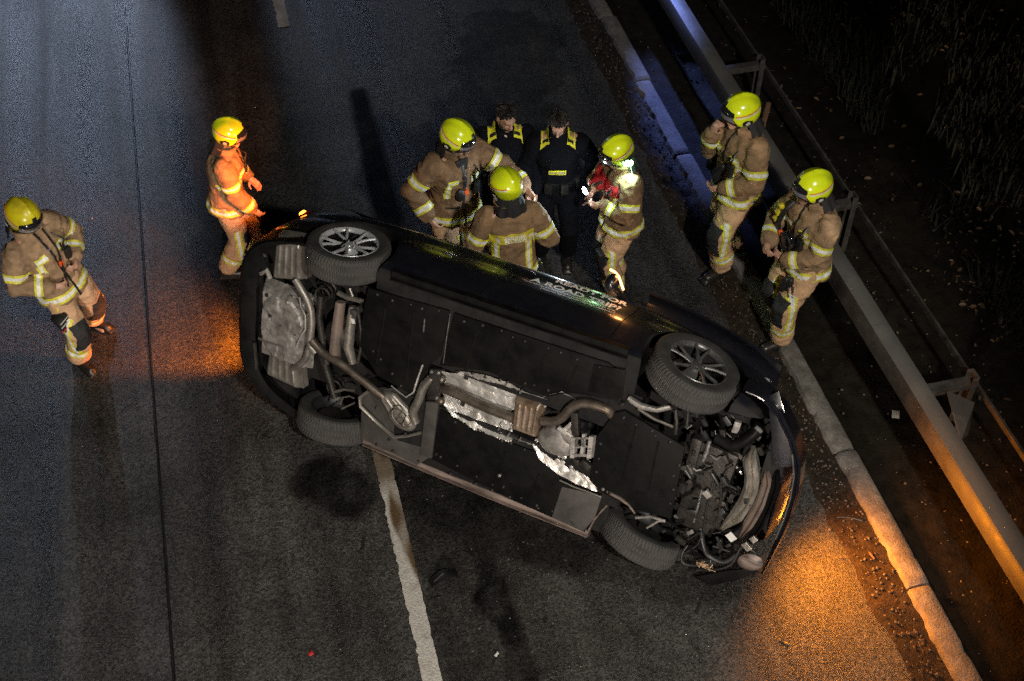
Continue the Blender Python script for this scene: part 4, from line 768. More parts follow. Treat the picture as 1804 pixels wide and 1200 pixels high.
# lamps: right and left rear, front pair, with their indicator light
def indicator(name, loc, dim, aim, watts, lens=M['red_lens'], off=(0, 0, 0), cone=150, col=(1, .25, .018)):
    h = MB().box(loc, dim).build(name, lens, car, 30, bevel=.02)
    q = Vector(loc)+Vector(off); l = MB().box(q, (.03, .09, .07)).build('indicator_lens', M['amber'], h, 30, bevel=.012)
    a = Vector(aim).normalized(); lamp('indicator_light', 'SPOT', q+a*.06, q+a*2, col, watts, .12, cone, 1 if cone > 100 else .35, parent=car)
indicator('tail_lamp', (-.74, -.60, .86), (.10, .14, .12), (-.976, .10, .556), 230, off=(-.045, -.03, 0), cone=56, col=(1, .21, .014))
indicator('tail_lamp', (-.84, .60, .66), (.09, .20, .14), (-1.24, .36, .14), 240, off=(-.06, -.02, -.02), cone=62, col=(1, .22, .012))
indicator('headlamp', (3.40, .32, .66), (.14, .24, .12), (1, .12, -.25), 380, M['clear_lens'], off=(.12, .02, 0), cone=172, col=(1, .29, .014))
indicator('headlamp', (3.14, -.58, .68), (.16, .20, .12), (1, .02, -.05), 210, M['clear_lens'], off=(.08, -.02, 0), col=(1, .36, .06))
# ================================================================== PEOPLE
def ik(a, b, l1, l2, pole):
    a, b, pole = Vector(a), Vector(b), Vector(pole); d = b-a; L = min(d.length, (l1+l2)*.998); dn = d.normalized(); b = a+dn*L
    x = (l1*l1-l2*l2+L*L)/(2*L); h = math.sqrt(max(0, l1*l1-x*x)); q = pole-dn*pole.dot(dn); q = q.normalized() if q.length > 1e-4 else dn.orthogonal()
    return a+dn*x+q*h, b
def remesh(mb, vox, it=4):
    return evalmods(mb.mesh(), [('REMESH', dict(mode='VOXEL', voxel_size=vox)), ('SMOOTH', dict(factor=.5, iterations=it))])
def wrinkle(me, amp, f=11, seed=0, axis=None):
    c, n = co_no(me)
    for i, p in enumerate(c):
        q = (p[0]*f+seed, p[1]*f, p[2]*f*.7)
        w = (noise.noise(Vector(q))*.7+(1-2.4*abs(noise.noise(Vector((q[0]*1.3+7, q[1]*1.3, q[2]*2.6)))))*.55)
        c[i] = p+n[i]*amp*w
    me.vertices.foreach_set('co', c.ravel()); me.update()
def cut(me, planes, keep, vax, off=.004):
    """piece of a garment between planes [(point, normal)], lifted off the cloth; vax=(origin, dir, len) gives the stripe coordinate"""
    bm = bmesh.new(); bm.from_mesh(me)
    if keep:
        bm.faces.ensure_lookup_table(); bmesh.ops.delete(bm, geom=[f for f in bm.faces if not keep(f.calc_center_median(), f.normal)], context='FACES')
    for p, n in planes:
        bmesh.ops.bisect_plane(bm, geom=list(bm.verts)+list(bm.edges)+list(bm.faces), plane_co=p, plane_no=n, clear_outer=True)
    bm.normal_update()
    for v in bm.verts: v.co += v.normal*off
    r = bpy.data.meshes.new('tape'); bm.to_mesh(r); bm.free()
    if not len(r.polygons): return None
    o, d, L = vax; c, _ = co_no(r); setattrf(r, 'v', (c-np.array(o)) @ np.array(d)/L); return r

def indist(c, A, B):
    t = max(0, min(1, (c-A).dot(B-A)/(B-A).length_squared)); return (A+(B-A)*t-c).length

def person(label, pos, face, s=1.0, kind='fire', lean=(0, 0), twist=0, head=(0, 0, 0), wr=(None, None), ep=(None, None), ank=(None, None), toe=(0, 0), kp=None, pel=.95, hand=(None, None), seed=0, helmet='lime', pz=0, coat='coat', bulk=1.0, lamp_on=False, backprint=False, sway=0, group=None, low=0):
    """wr/ep/ank are (right, left); x is the person's right, y forward, z up, before scaling"""
    fx, fy = Vector(face).normalized()[:2]
    root_m = Matrix(((fy, fx, 0, pos[0]), (-fx, fy, 0, pos[1]), (0, 0, 1, pz), (0, 0, 0, 1))) @ Matrix.Scale(s, 4)
    Pv = Vector((sway, 0, pel)); u = Vector((lean[0], lean[1], 1)).normalized(); tw = Matrix.Rotation(R(twist), 3, u)
    X = tw @ (Vector((1, 0, 0))-u*u.x).normalized(); F = u.cross(X).normalized()
    C = Pv+u*.30; SH = Pv+u*.475; NB = Pv+u*.545
    hu = (u*.6+Vector((0, .12+.25*max(0, lean[1]), .9))).normalized(); HC = NB+hu*.155+Vector((0, .03, .0))
    HM = Matrix.Rotation(R(head[0]), 3, 'Z') @ Matrix.Rotation(R(-head[1]), 3, 'X') @ Matrix.Rotation(R(head[2]), 3, 'Y')
    fwd = HM @ Vector((0, 1, 0)); fwd2 = HM @ Vector((0, 0, -1)); HC = HC+Vector((fwd2.x, fwd2.y, 0))*.05+Vector((fwd.x, fwd.y, 0))*.04
    H = lambda x, y, z: HC+HM @ Vector((x, y, z))
    arms = []
    for k, sx in enumerate((1, -1)):
        sh = SH+X*(.185*sx)+F*.0; w = Vector(wr[k]) if wr[k] else sh+X*(.10*sx)+F*.06+Vector((0, 0, -.52)); p = Vector(ep[k]) if ep[k] else (X*(.5*sx)-F*.8-Vector((0, 0, .2)))
        e, w = ik(sh, w, .295, .27, p); arms.append((sh, e, w))
    legs = []
    for k, sx in enumerate((1, -1)):
        h = Pv+Vector((.095*sx, 0, -.04)); a = Vector(ank[k]) if ank[k] else Vector((.125*sx, 0, .09)); kn, a = ik(h, a, .44, .43, Vector((.12*sx, 1, 0)) if not kp else Vector(kp[k])); legs.append((h, kn, a))
    # --- body: one continuous figure with face and five-fingered hands
    b = MB()
    b.limb([Pv-u*.03, Pv+u*.12, C, SH-u*.02], [.135, .120, .135, .115]); b.limb([SH+X*.15, SH-X*.15], [.075, .075])
    b.limb([NB-u*.05, NB+hu*.06, H(0, -.012, -.06)], [.068, .058, .060])
    b.ell(H(0, -.012, .035), (.074, .094, .098), HM.copy(), 20); b.limb([H(0, .02, -.03), H(0, .058, -.092)], [.060, .034]); b.ell(H(0, .05, -.05), (.050, .045, .055), HM.copy())
    b.limb([H(0, .085, .022), H(0, .108, -.020)], [.010, .0165]); b.ell(H(0, .098, -.024), (.020, .014, .011), HM.copy(), 10); b.limb([H(-.040, .072, .034), H(0, .082, .032), H(.040, .072, .034)], [.013, .013, .013], 8)
    b.limb([H(-.020, .086, -.060), H(0, .092, -.058), H(.020, .086, -.060)], [.009, .011, .009], 8); b.ell(H(.030, .07, -.018), (.020, .018, .022), HM.copy(), 10); b.ell(H(-.030, .07, -.018), (.020, .018, .022), HM.copy(), 10)
    for sx in (-1, 1): b.ell(H(.076*sx, -.012, .0), (.010, .020, .031), HM.copy(), 10)
    hands = []
    for k, (sh, e, w) in enumerate(arms):
        sx = 1-2*k; b.limb([sh, sh.lerp(e, .5), e], [.060, .052, .042]); b.limb([e, e.lerp(w, .3), w], [.043, .044, .030])
        hd = hand[k] or {}; d = Vector(hd.get('dir', tuple((w-e).normalized()))).normalized(); pn = Vector(hd.get('palm', (-sx, .2, 0))); pn = (pn-d*pn.dot(d)).normalized(); sd = d.cross(pn).normalized()*(1 if sx > 0 else -1); cl = hd.get('curl', .5)
        b.limb([w, w+d*.05, w+d*.085], [.030, .030, .026]); b.ell(w+d*.055, (.041, .048, .020), Matrix((sd, d, pn)).transposed().to_3x3(), 12)
        for q, ln in ((-.030, .068), (-.010, .080), (.010, .075), (.029, .060)):
            r0 = w+d*.088+sd*q; d1 = (d*math.cos(cl*.9)+pn*math.sin(cl*.9)); d2 = (d*math.cos(cl*2.2)+pn*math.sin(cl*2.2)); p1 = r0+d1*ln*.55; b.limb([r0-d*.02, p1, p1+d2*ln*.55], [.0105, .0098, .0085], 8)
        t0 = w+d*.03-sd*.032; t1 = t0+(d*.6-sd*.75+pn*.3)*.042; b.limb([t0, t1, t1+(d*.85-sd*.1+pn*(.2+.5*cl))*.036], [.015, .0125, .010], 8); hands.append((w, d, pn, sd))
    for h, kn, a in legs: b.limb([h, h.lerp(kn, .5), kn], [.088, .074, .056]); b.limb([kn, kn.lerp(a, .35), a], [.056, .056, .038]); b.limb([a, a+Vector((0, .03, -.055)), a+Vector((0, .13, -.065))], [.040, .036, .028])
    me = remesh(b, .0085, 2); root = obj('person', me, M['skin'], None, 0); me.shade_smooth(); root.matrix_world = root_m; tag(root, label, 'person', group)
    def part(n, mb, m, par=None, sm=40, **k): return mb.build(n, M[m], par or root, sm, **k)
    for sx in (-1, 1): part('eye', MB().ell(H(.031*sx, .074, .016), (.013, .011, .010), HM.copy(), 10), 'eye')
    # --- trousers, boots
    tm = 'trouser' if kind == 'fire' else 'navy'; jm = coat if kind == 'fire' else 'navy'; z = .028 if kind == 'fire' else .012
    b = MB(); b.limb([Pv+u*.10, Pv-u*.02, Pv+Vector((0, 0, -.08))], [.135+z*.6, .140+z, .128+z])
    for h, kn, a in legs: b.limb([h, h.lerp(kn, .5), kn, kn.lerp(a, .45), a+(kn-a).normalized()*.07], [.094+z, .084+z, .072+z, .070+z, .066+z*1.1])
    tr = remesh(b, .0125, 3); wrinkle(tr, .016*(1 if kind == 'fire' else .7), 9, seed); tro = obj('trousers', tr, M[tm], root, 0); tr.shade_smooth()
    for k, (h, kn, a) in enumerate(legs):
        yaw = R(toe[k]); T = Matrix.Rotation(yaw, 3, 'Z'); a0 = a+Vector((0, 0, 0)); fl = lambda x, y, zz: a0+T @ Vector((x, y, zz-.09))
        b = MB(); b.limb([a+(kn-a).normalized()*.16, a+Vector((0, 0, .01)), fl(0, -.03, .055)], [.064, .058, .052]); b.limb([fl(0, -.035, .045), fl(0, .06, .052), fl(0, .15, .040)], [.046, .050, .046]); b.box(fl(0, .065, .014), (.095, .30, .028), T.copy())
        bm_ = remesh(b, .011, 2); o = obj('boot', bm_, M['boot'], root, 0); bm_.shade_smooth()
        if kind != 'fire': continue
        d = (a-kn).normalized(); near = lambda c, n, q=k: indist(c, legs[q][1], legs[q][2]) < min(.15, indist(c, legs[1-q][1], legs[1-q][2]))
        q0 = kn.lerp(a, .46); q1 = q0+d*.075
        t_ = cut(tr, [(q0, -d), (q1, d)], near, (q0, d, .075))
        if t_: obj('reflective_band', t_, M['tape'], tro, 0); t_.shade_smooth()
        kf = Vector((0, 1, 0)); th = (h-kn).normalized()
        kne = cut(tr, [(kn+th*.10, th), (kn+d*.15, d), (kn+Vector((.075, 0, 0)), Vector((1, 0, 0))), (kn-Vector((.075, 0, 0)), Vector((-1, 0, 0)))], lambda c, n, K=kn, q=k: n.y > 0 and (c-K).length < .22 and indist(c, legs[q][1], legs[q][2]) < .16, (kn, d, 1), .006)
        if kne: obj('knee_pad', kne, M['knee'], tro, 0); kne.shade_smooth()
        # side stripe running down the outer leg
        ot = 1 if k == 0 else -1
        ss = cut(tr, [(kn.lerp(a, .44), d), (h.lerp(kn, .62), -(kn-h).normalized()), (kn+Vector((0, .035, 0)), Vector((0, 1, 0))), (kn+Vector((0, -.03, 0)), Vector((0, -1, 0)))], lambda c, n: n.x*ot > .3, (kn+Vector((0, -.03, 0)), (0, 1, 0), .065))
        if ss and len(ss.polygons) > 3: obj('reflective_band', ss, M['tape'], tro, 0); ss.shade_smooth()
    # --- jacket
    k_ = bulk; jz = .036*k_ if kind == 'fire' else .022; hem = Pv-u*.01+Vector((0, 0, -.13 if kind == 'fire' else .02)); b = MB(); n = 22
    def rg(c, rx, ry, f0=0): return [c+X*(rx*sgp(math.cos(t), .8))+F*(ry*sgp(math.sin(t), .85)+f0) for t in (2*math.pi*j/n for j in range(n))]
    b.rows([rg(hem, .165+jz*1.4, .125+jz*1.5), rg(hem+u*.04, .168+jz*1.35, .128+jz*1.4), rg(Pv+u*.10, .155+jz, .118+jz), rg(Pv+u*.22, .155+jz, .120+jz), rg(C+u*.04, .172+jz, .128+jz, .005), rg(SH-u*.06, .180+jz, .118+jz), rg(SH+u*.02, .160+jz*.8, .090+jz*.8), rg(NB+u*.0, .095, .078), rg(NB+u*.055+F*.01, .088, .082), rg(NB+u*.075+F*.012, .070, .066)])
    for sh, e, w in arms:
        d2 = (w-e).normalized(); b.limb([sh-u*.012, sh.lerp(e, .3), sh.lerp(e, .7), e, e.lerp(w, .5), w-d2*.035], [.078+jz*.6, .072+jz*.65, .064+jz*.6, .060+jz*.6, .055+jz*.5, .049+jz*.5])
    jk = remesh(b, .012, 3); wrinkle(jk, .021*(1 if kind == 'fire' else .7), 8, seed+3); jo = obj('jacket', jk, M[jm], root, 0); jk.shade_smooth()
    def onarm(c, q): return min(indist(c, arms[q][0], arms[q][1]), indist(c, arms[q][1], arms[q][2]))
    def torso(c): d = indist(c, Pv-u*.1, SH); return d-.145 < min(onarm(c, 0), onarm(c, 1))-.068
    if kind == 'fire':
        def band(p, d, wd, keep):
            t_ = cut(jk, [(p, -d), (p+d*wd, d)], keep, (p, d, wd))
            if t_ and len(t_.polygons) > 4: obj('reflective_band', t_, M['tape'], jo, 0); t_.shade_smooth()
        for q, (sh, e, w) in enumerate(arms):
            d1 = (e-sh).normalized(); d2 = (w-e).normalized()
            band(sh.lerp(e, .55), d1, .072, lambda c, n, q=q: onarm(c, q) < .15 and not torso(c) and (c-arms[q][0]).dot(arms[q][1]-arms[q][0])/.087 < .93 and indist(c, arms[q][0], arms[q][1]) < indist(c, arms[q][1]+(arms[q][2]-arms[q][1])*.3, arms[q][2]))
            band(w-d2*.125, d2, .065, lambda c, n, q=q: indist(c, arms[q][1].lerp(arms[q][2], .45), arms[q][2]) < .115 and not torso(c))
        band(hem+u*.035, u, .080, lambda c, n: torso(c) and abs((c-hem).dot(u)) < .2)
        # chest tape: a bar across one breast turning down to the pocket, on both sides
        for sx in (1, -1):
            def chest(c, n): return torso(c) and n.dot(F) > .15
            for (xa, xb, za, zb, ax) in ((.055, .150, .325, .385, 'u'), (.115, .165, .175, .325, 'x')):
                a0, a1 = (xa, xb) if sx > 0 else (-xb, -xa)
                t_ = cut(jk, [(Pv+X*a0, -X), (Pv+X*a1, X), (Pv+u*za, -u), (Pv+u*zb, u)], chest, (Pv+u*za, u, zb-za) if ax == 'u' else (Pv+X*a0, X, a1-a0))
                if t_ and len(t_.polygons) > 2: obj('reflective_band', t_, M['tape'], jo, 0); t_.shade_smooth()
            if backprint:
                t_ = cut(jk, [(Pv+X*(.105 if sx > 0 else -.165), -X), (Pv+X*(.165 if sx > 0 else -.105), X), (Pv+u*-.10, -u), (Pv+u*.30, u)], lambda c, n: torso(c) and n.dot(F) < -.2, (Pv+X*(.105 if sx > 0 else -.165), X, .06))
                if t_: obj('reflective_band', t_, M['tape'], jo, 0); t_.shade_smooth()
            # pocket flaps
            t_ = cut(jk, [(Pv+X*(.05 if sx > 0 else -.16), -X), (Pv+X*(.16 if sx > 0 else -.05), X), (Pv+u*.065, -u), (Pv+u*.085, u)], chest, (Pv, u, 1), .009)
            if t_: obj('pocket_flap', t_, M['gear'], jo, 0)
        # front opening, collar, neck flap
        t_ = cut(jk, [(Pv+X*-.004, -X), (Pv+X*.016, X), (Pv-u*.16, -u), (Pv+u*.56, u)], lambda c, n: torso(c) and n.dot(F) > .1, (Pv, u, 1), .007)
        if t_: obj('zip_flap', t_, M['gear'], jo, 0)
        part('collar', MB().grid(lambda p, q: NB+X*((.098+.012*q)*math.cos(R(115)+p*R(310)))+F*(.012+(.088+.014*q)*math.sin(R(115)+p*R(310)))+u*(.0+.075*q), 28, 4), coat, jo, 50, solid=.012)
        part('neck_scarf', MB().limb([NB-u*.015, NB+hu*.055], [.080, .068]), 'black_cloth', jo)
        # radio with orange key on the chest, cable, torch pocket
        rp = Pv+u*.26-X*.105+F*(.128+jz+.02)
        part('radio', MB().box(rp, (.055, .035, .11), None).box(rp+u*.085+X*.018, (.012, .012, .09), None), 'gear', jo, 30, bevel=.004); part('radio_knob', MB().box(rp+X*.10+u*-.03, (.035, .025, .05)), 'orange', jo, 30, bevel=.006)
        cb = [rp+u*.06, rp+u*.14+F*.01-X*.03, SH-X*.10+F*.10, SH-X*.06+F*.085+u*.04]; part('radio_cable', MB().tube(cb, .007, 6), 'gear', jo)
    else:
        for sx in (1, -1):
            a0, a1 = (.075, .150) if sx > 0 else (-.150, -.075)
            keep = lambda c, n: torso(c) or n.dot(u) > .35
            t_ = cut(jk, [(SH+X*(a0), -X), (SH+X*(a1), X), (SH-F*.085, -F), (SH+F*.095, F), (SH-u*.045, -u)], keep, (SH-F*.06, F, .21), .010)
            if t_: obj('shoulder_panel', t_, M['hivis'], jo, 0); t_.shade_smooth()
            for f0, f1, x0, x1 in ((-.07, -.045, .015, .060), (.055, .080, .0, .055)):
                x0, x1 = (a0+x0, a0+x1) if sx > 0 else (a1-x1, a1-x0)
                t_ = cut(jk, [(SH+X*x0, -X), (SH+X*x1, X), (SH+F*f0, -F), (SH+F*f1, F), (SH-u*.055, -u)], keep, (SH, F, 1), .015)
                if t_: obj('shoulder_strap', t_, M['black_cloth'], jo, 0)
        t_ = cut(jk, [(Pv+X*-.075, -X), (Pv+X*.075, X), (Pv+u*.215, -u), (Pv+u*.268, u)], lambda c, n: torso(c) and n.dot(F) > .2, (Pv, u, 1), .010)
        if t_:
            pl = obj('chest_patch', t_, M['hivis'], jo, 0); tx = text_mesh('POLIZEI', .040, .0012, align='CENTER'); drape(tx, Pv+u*.227+F*.3, -X, u, -F, jk, .014); obj('lettering', tx, M['white_line' if False else 'badge_grey'], pl, 0)
        part('duty_belt', MB().rows([rg(Pv+u*.045, .166+jz, .130+jz), rg(Pv+u*.10, .162+jz, .126+jz)], cap=False), 'gear', jo, 40, solid=.012)
        for a_ in (.3, 1.2, 1.9, 2.8, 4.0): part('belt_pouch', MB().box(Pv+u*.06+X*((.175+jz)*math.cos(a_))+F*((.145+jz)*math.sin(a_)), (.07, .05, .11), Matrix.Rotation(a_+1.57, 3, 'Z')), 'gear', jo, 30, bevel=.008)
        b = MB()     # hair and beard
        def hp(a, e, o): return H((.077+o)*math.cos(e)*math.sin(a), -.012+(.097+o)*math.cos(e)*math.cos(a), .035+(.101+o)*math.sin(e))
        def hr(i, j):
            a = -math.pi+2*math.pi*i; lo = R(30)*(1+math.cos(a))/2-R(32)*(1-math.cos(a))/2; lo += .22*vn((a*3, seed, 0))+.10*vn((a*11, seed, 0)); e = R(90)*(1-j)+lo*j; return hp(a, e, .010+.016*vn((math.sin(a)*7, math.cos(a)*7, e*8+seed))+.012*vn((math.sin(a)*21, math.cos(a)*21, e*20+seed))-.010*j**4)
        part('hair', MB().grid(hr, 90, 34), 'hair', None, 60)
        part('beard', MB().grid(lambda i, j: (lambda a, e: H((.058+.004)*math.cos(e)*math.sin(a), .030+(.062)*math.cos(e)*math.cos(a), -.040+.070*math.sin(e)))(R(-95)+R(190)*i, R(-5)-R(72)*j), 18, 8), 'hair', None, 60, solid=.008)
    if kind == 'fire':
        # --- helmet
        HH = lambda x, y, z: H(x, y-.012, z+.045)
        def sp(a, e, o=0):      # a: 0 front, + to the right; e: elevation
            c, s_ = math.cos(e), math.sin(e); bl = .5+.5*math.cos(a); y = math.cos(a)*c; x = math.sin(a)*c
            r = o+.012*math.exp(-(x/.16)**2)*max(0, s_)*(1.2-.4*bl)
            return HH(x*(.128+r), y*(.152+r)-.006, s_*(.142+r) if s_ > 0 else s_*(.150+r))
        def rim(a):
            t = abs(a); f = lambda p, q: max(0, min(1, (t-p)/(q-p)))
            return R(12)+(R(-42)-R(12))*(lambda k: k*k*(3-2*k))(f(R(38), R(75)))+R(8)*(lambda k: k*k*(3-2*k))(f(R(115), R(165)))
        hm = part('helmet', MB().grid(lambda i, j: (lambda a: sp(a, R(90)*(1-j)+rim(a)*j))(-math.pi+2*math.pi*i), 56, 22), 'lime' if helmet == 'lime' else 'yellow_helmet', None, 60)
        part('helmet_rim', MB().tube([sp(a, rim(a), -.002) for a in (-math.pi+2*math.pi*k/56 for k in range(57))], .006, 6, cap=False), 'trim', hm)
        patch = lambda nm, a0, a1, e0, e1, o, m, nu=20, nv=6, th=.006: part(nm, MB().grid(lambda i, j: (lambda a: sp(a, (e0(a) if callable(e0) else R(e0))*(1-j)+(e1(a) if callable(e1) else R(e1))*j, o+(.008*math.sin(math.pi*j) if nm == 'visor' else 0)))(R(a0)+(R(a1)-R(a0))*i), nu, nv), m, hm, 60, solid=th)
        patch('visor', -56, 56, 6, lambda a: R(33-14*(a/R(56))**2), .005, 'visor')
        patch('visor_edge', -54, 54, -6, lambda a: R(6), .012, 'visor_edge', 20, 4)
        patch('brow_trim', -62, 62, lambda a: R(-10+(-14)*(abs(a)/R(62))**3), lambda a: R(-5-12*(abs(a)/R(62))**3), .008, 'trim', 24, 2)
        patch('crest_trim', -11, 11, 32, 46, .004, 'trim', 10, 6)
        for sx in (1, -1):
            patch('side_stripe', 62*sx, 150*sx, lambda a: R(1+9*(abs(a)-R(62))/R(88)), lambda a: R(5.5+9*(abs(a)-R(62))/R(88)), .003, 'silver_line', 18, 2, .002)
            patch('red_stripe', 60*sx, 152*sx, lambda a: R(7+9*(abs(a)-R(62))/R(88)), lambda a: R(9.5+9*(abs(a)-R(62))/R(88)), .003, 'red_line', 18, 2, .002)
            patch('side_badge', 80*sx, 112*sx, lambda a: R(-6-6*abs(abs(a)-R(92))/R(14)), -30, .003, 'trim', 8, 4, .004)
            q = sp(R(95)*sx, R(-17), .010); nrm = (q-HH(0, 0, 0)).normalized(); part('badge_disc', MB().lathe(q, nrm, [(0, .020), (.004, .019), (.005, .001)], 16), 'badge_grey', hm)
        part('chin_strap', MB().tube([sp(R(80), R(-38), -.006), H(.062, .03, -.085), H(0, .052, -.128), H(-.062, .03, -.085), sp(R(-80), R(-38), -.006)], .008, 8, .6), 'trim', hm)
        def ng(i, j):
            a = R(98)+R(164)*i; p = sp(a, rim(a)+R(3), -.004); q = NB+Vector(((HM @ Vector((math.sin(a), math.cos(a), 0))).x, (HM @ Vector((math.sin(a), math.cos(a), 0))).y, 0)).normalized()*.150+u*(.015)+Vector((0, 0, .012*math.sin(a*9)))
            return p.lerp(q, j)+(p-HH(0, 0, -.1)).normalized()*(.006*math.sin(i*31)*j)
        part('neck_guard', MB().grid(ng, 30, 8), 'black_cloth', hm, 60, solid=.006)
        if lamp_on:
            q = sp(R(-118), R(-14), .014); nr = (q-HH(0, 0, 0)).normalized()
            part('lamp_holder', MB().tube([sp(R(-100), R(-14), .016), sp(R(-135), R(-14), .012)], .020, 12), 'gear', hm)
    return dict(root=root, X=X, F=F, u=u, P=Pv, SH=SH, NB=NB, arms=arms, legs=legs, jk=jk, jo=jo, tro=tro, hands=hands, H=H, M=root_m, sp=sp if kind == 'fire' else None, hm=hm if kind == 'fire' else None, part=part, jz=jz)
RT, DN = Vector((.970, -.241)), Vector((-.241, -.970))     # to the right in the photo, towards the photographer
def f2(r, d): return tuple(RT*r+DN*d)
def gloves(p, at, parent):
    """pair of work gloves clipped to the belt, fingers hanging down"""
    for k in range(2):
        o = Vector(at)+Vector((.03*k, .02*k, -.01*k)); b = MB().limb([o, o+Vector((.01, 0, -.10))], [.030, .042])
        for q in (-.032, -.011, .011, .032): b.limb([o+Vector((q, 0, -.10)), o+Vector((q*1.4+.01, .01, -.20-.01*math.sin(q*90)))], [.013, .011], 8)
        b.limb([o+Vector((-.04, 0, -.05)), o+Vector((-.075, .01, -.12))], [.014, .011], 8); p['part']('hanging_glove', b, 'glove', parent)
    p['part']('glove_cuff', MB().box(Vector(at)+Vector((.06, .03, -.12)), (.02, .012, .16)), 'hivis', parent, 20, bevel=.004)

p1 = person('firefighter in scuffed yellow helmet striding at the left edge of the road', (-1.712, 8.369, 0), f2(.90, .62), 1.0, lean=(.18, -.16), head=(-4, 30, -4), wr=((.26, .14, 1.04), (-.02, .14, 1.14)), ep=((.9, -.6, -.3), (-.8, -.2, -.7)), ank=((.20, .06, .09), (-.18, -.20, .10)), toe=(-8, 14), seed=1, coat='coat_pale', helmet='yellow', hand=(dict(curl=.9), dict(curl=.8)), sway=.08, pel=.93)
q = p1['P']+Vector((.15, .10, -.10))
p1['part']('belt_lamp', MB().lathe(q, (.35, .1, -.9), [(-.07, .018), (-.05, .030), (.03, .030), (.06, .036), (.10, .036), (.105, .02)], 14), 'yellow_gear', p1['jo']); p1['part']('belt_bag', MB().box(q+Vector((.05, .05, -.17)), (.12, .10, .17), Matrix.Rotation(.3, 3, 'Y')), 'gear', p1['jo'], 30, bevel=.02)
for k in range(3): p1['part']('bag_stripe', MB().box(q+Vector((.06+.004*k, .105, -.12-.045*k)), (.10, .004, .010), Matrix.Rotation(.3, 3, 'Y')), 'silver_line' if k < 2 else 'red_line', p1['jo'], 0)
p1['part']('shoulder_strap', MB().tube([p1['NB']-p1['X']*.07+p1['F']*.12, p1['P']+p1['u']*.36+p1['F']*.185-p1['X']*.05, p1['P']+p1['u']*.2+p1['F']*.19+p1['X']*.0, p1['P']+p1['u']*.02+p1['F']*.19+p1['X']*.06], .014, 8, .5), 'gear', p1['jo'])

p2 = person('firefighter beside the rear of the car, lit orange by its hazard lamp', (-0.356, 9.108, 0), f2(.98, -.12), .93, lean=(.02, .14), head=(-6, 14, 0), wr=((.20, .26, .90), (-.22, .22, .95)), ep=((.5, -.8, -.3), None), ank=((.13, -.12, .09), (-.12, .16, .09)), seed=2)

p3 = person('stocky firefighter with open jacket gripping the shoulder of a colleague', (1.576, 8.471, 1.84), f2(.45, .95), 1.02, lean=(.0, .10), head=(38, 22, 0), wr=((.30, .20, 1.00), (-.50, .38, 1.16)), ep=((.9, -.5, -.2), (-.8, -.4, -.4)), seed=3, coat='coat_dark', bulk=1.35, twist=8, hand=(dict(curl=.7), dict(curl=.5)))
p3['part']('open_lining', MB().prism([p3['NB']+p3['F']*.12+p3['X']*.06, p3['NB']+p3['F']*.12-p3['X']*.06, p3['P']+p3['u']*.30+p3['F']*.205], p3['F']*.008), 'black_cloth', p3['jo'], 0)
p3['part']('breathing_pouch', MB().ell(p3['P']+p3['u']*.22+p3['F']*.195+p3['X']*.05, (.045, .03, .065), None, 14), 'gear', p3['jo'])

p4 = person('firefighter seen from behind with lettered back panel on his jacket', (1.887, 7.625, 1.84), f2(-.14, -1.0), .99, lean=(-.03, .03), head=(24, 6, -6), wr=((.30, .17, 1.02), (-.30, .15, .98)), ep=((.6, -.9, -.5), (-.6, -.9, -.5)), seed=4, backprint=True, hand=(dict(curl=.8), dict(curl=.8)))
P, u, X, F = p4['P'], p4['u'], p4['X'], p4['F']
pl = cut(p4['jk'], [(P+X*-.185, -X), (P+X*.185, X), (P+u*.30, -u), (P+u*.395, u)], lambda c, n: n.dot(F) < -.1, (P, u, 1), .006)
pl = obj('back_label', pl, M['label_yellow'], p4['jo'], 0); pl.data.shade_smooth()
for tx, sz, dz in (('BERLINER', .042, .350), ('FEUERWEHR', .050, .308)):
    t = text_mesh(tx, sz, .0016); drape(t, P+u*dz-X*.065-F*.5, X, u, F, p4['jk'], .010); obj('lettering', t, M['white_print'], pl, 0)
bear = MB().ell((0, .052, 0), (.012, .011, .002), None, 10).ell((0, .028, 0), (.013, .020, .002), None, 10).box((-.008, .006, 0), (.007, .024, .002)).box((.009, .006, 0), (.007, .024, .002)).box((-.016, .036, 0), (.018, .006, .002)).box((.015, .038, 0), (.016, .006, .002)).box((0, .070, 0), (.020, .008, .002))
bm_ = bear.mesh('emblem'); drape(bm_, P+u*.312-X*.115-F*.5, X, u, F, p4['jk'], .010); obj('emblem', bm_, M['white_print'], pl, 0)
gloves(p4, P+X*.20+Vector((0, -.02, -.06)), p4['jo'])

p5 = person('firefighter with red shoulder strap lighting the scene with a torch', (2.972, 7.981, 0), f2(-.92, .35), .96, lean=(0, .06), head=(0, 20, 0), wr=((.05, .23, 1.31), (-.12, .26, 1.22)), ep=((.9, -.3, -.6), (-.9, -.3, -.6)), ank=((.12, -.08, .09), (-.12, .06, .09)), seed=5, coat='coat_dark', lamp_on=True, hand=(dict(dir=(-.2, 1, .1), palm=(-1, 0, 0), curl=1.2), dict(dir=(.3, 1, 0), palm=(1, 0, .2), curl=1.0)))
P, u, X, F, SH = p5['P'], p5['u'], p5['X'], p5['F'], p5['SH']
t_ = cut(p5['jk'], [(P+u*.36, -u), (P+u*.46, u)], lambda c, n: n.dot(F) > -.35 and abs((c-SH).dot(X)) < .21, (P, u, 1), .010); obj('red_strap', t_, M['red_cloth'], p5['jo'], 0); t_.shade_smooth()
h5 = p5['sp'](R(-100), R(-28), .02)
p5['part']('helmet_lamp', MB().ell(h5, (.030, .044, .026), None, 14), 'lamp_glow', p5['hm'])
lw = p5['M'] @ (h5+Vector((-.05, .02, -.03))); hl = lamp('helmet_lamp_light', 'SPOT', lw, lw+Vector((.12, -.35, -1)), (.62, 1.0, .80), 9, .03, 120, .6)
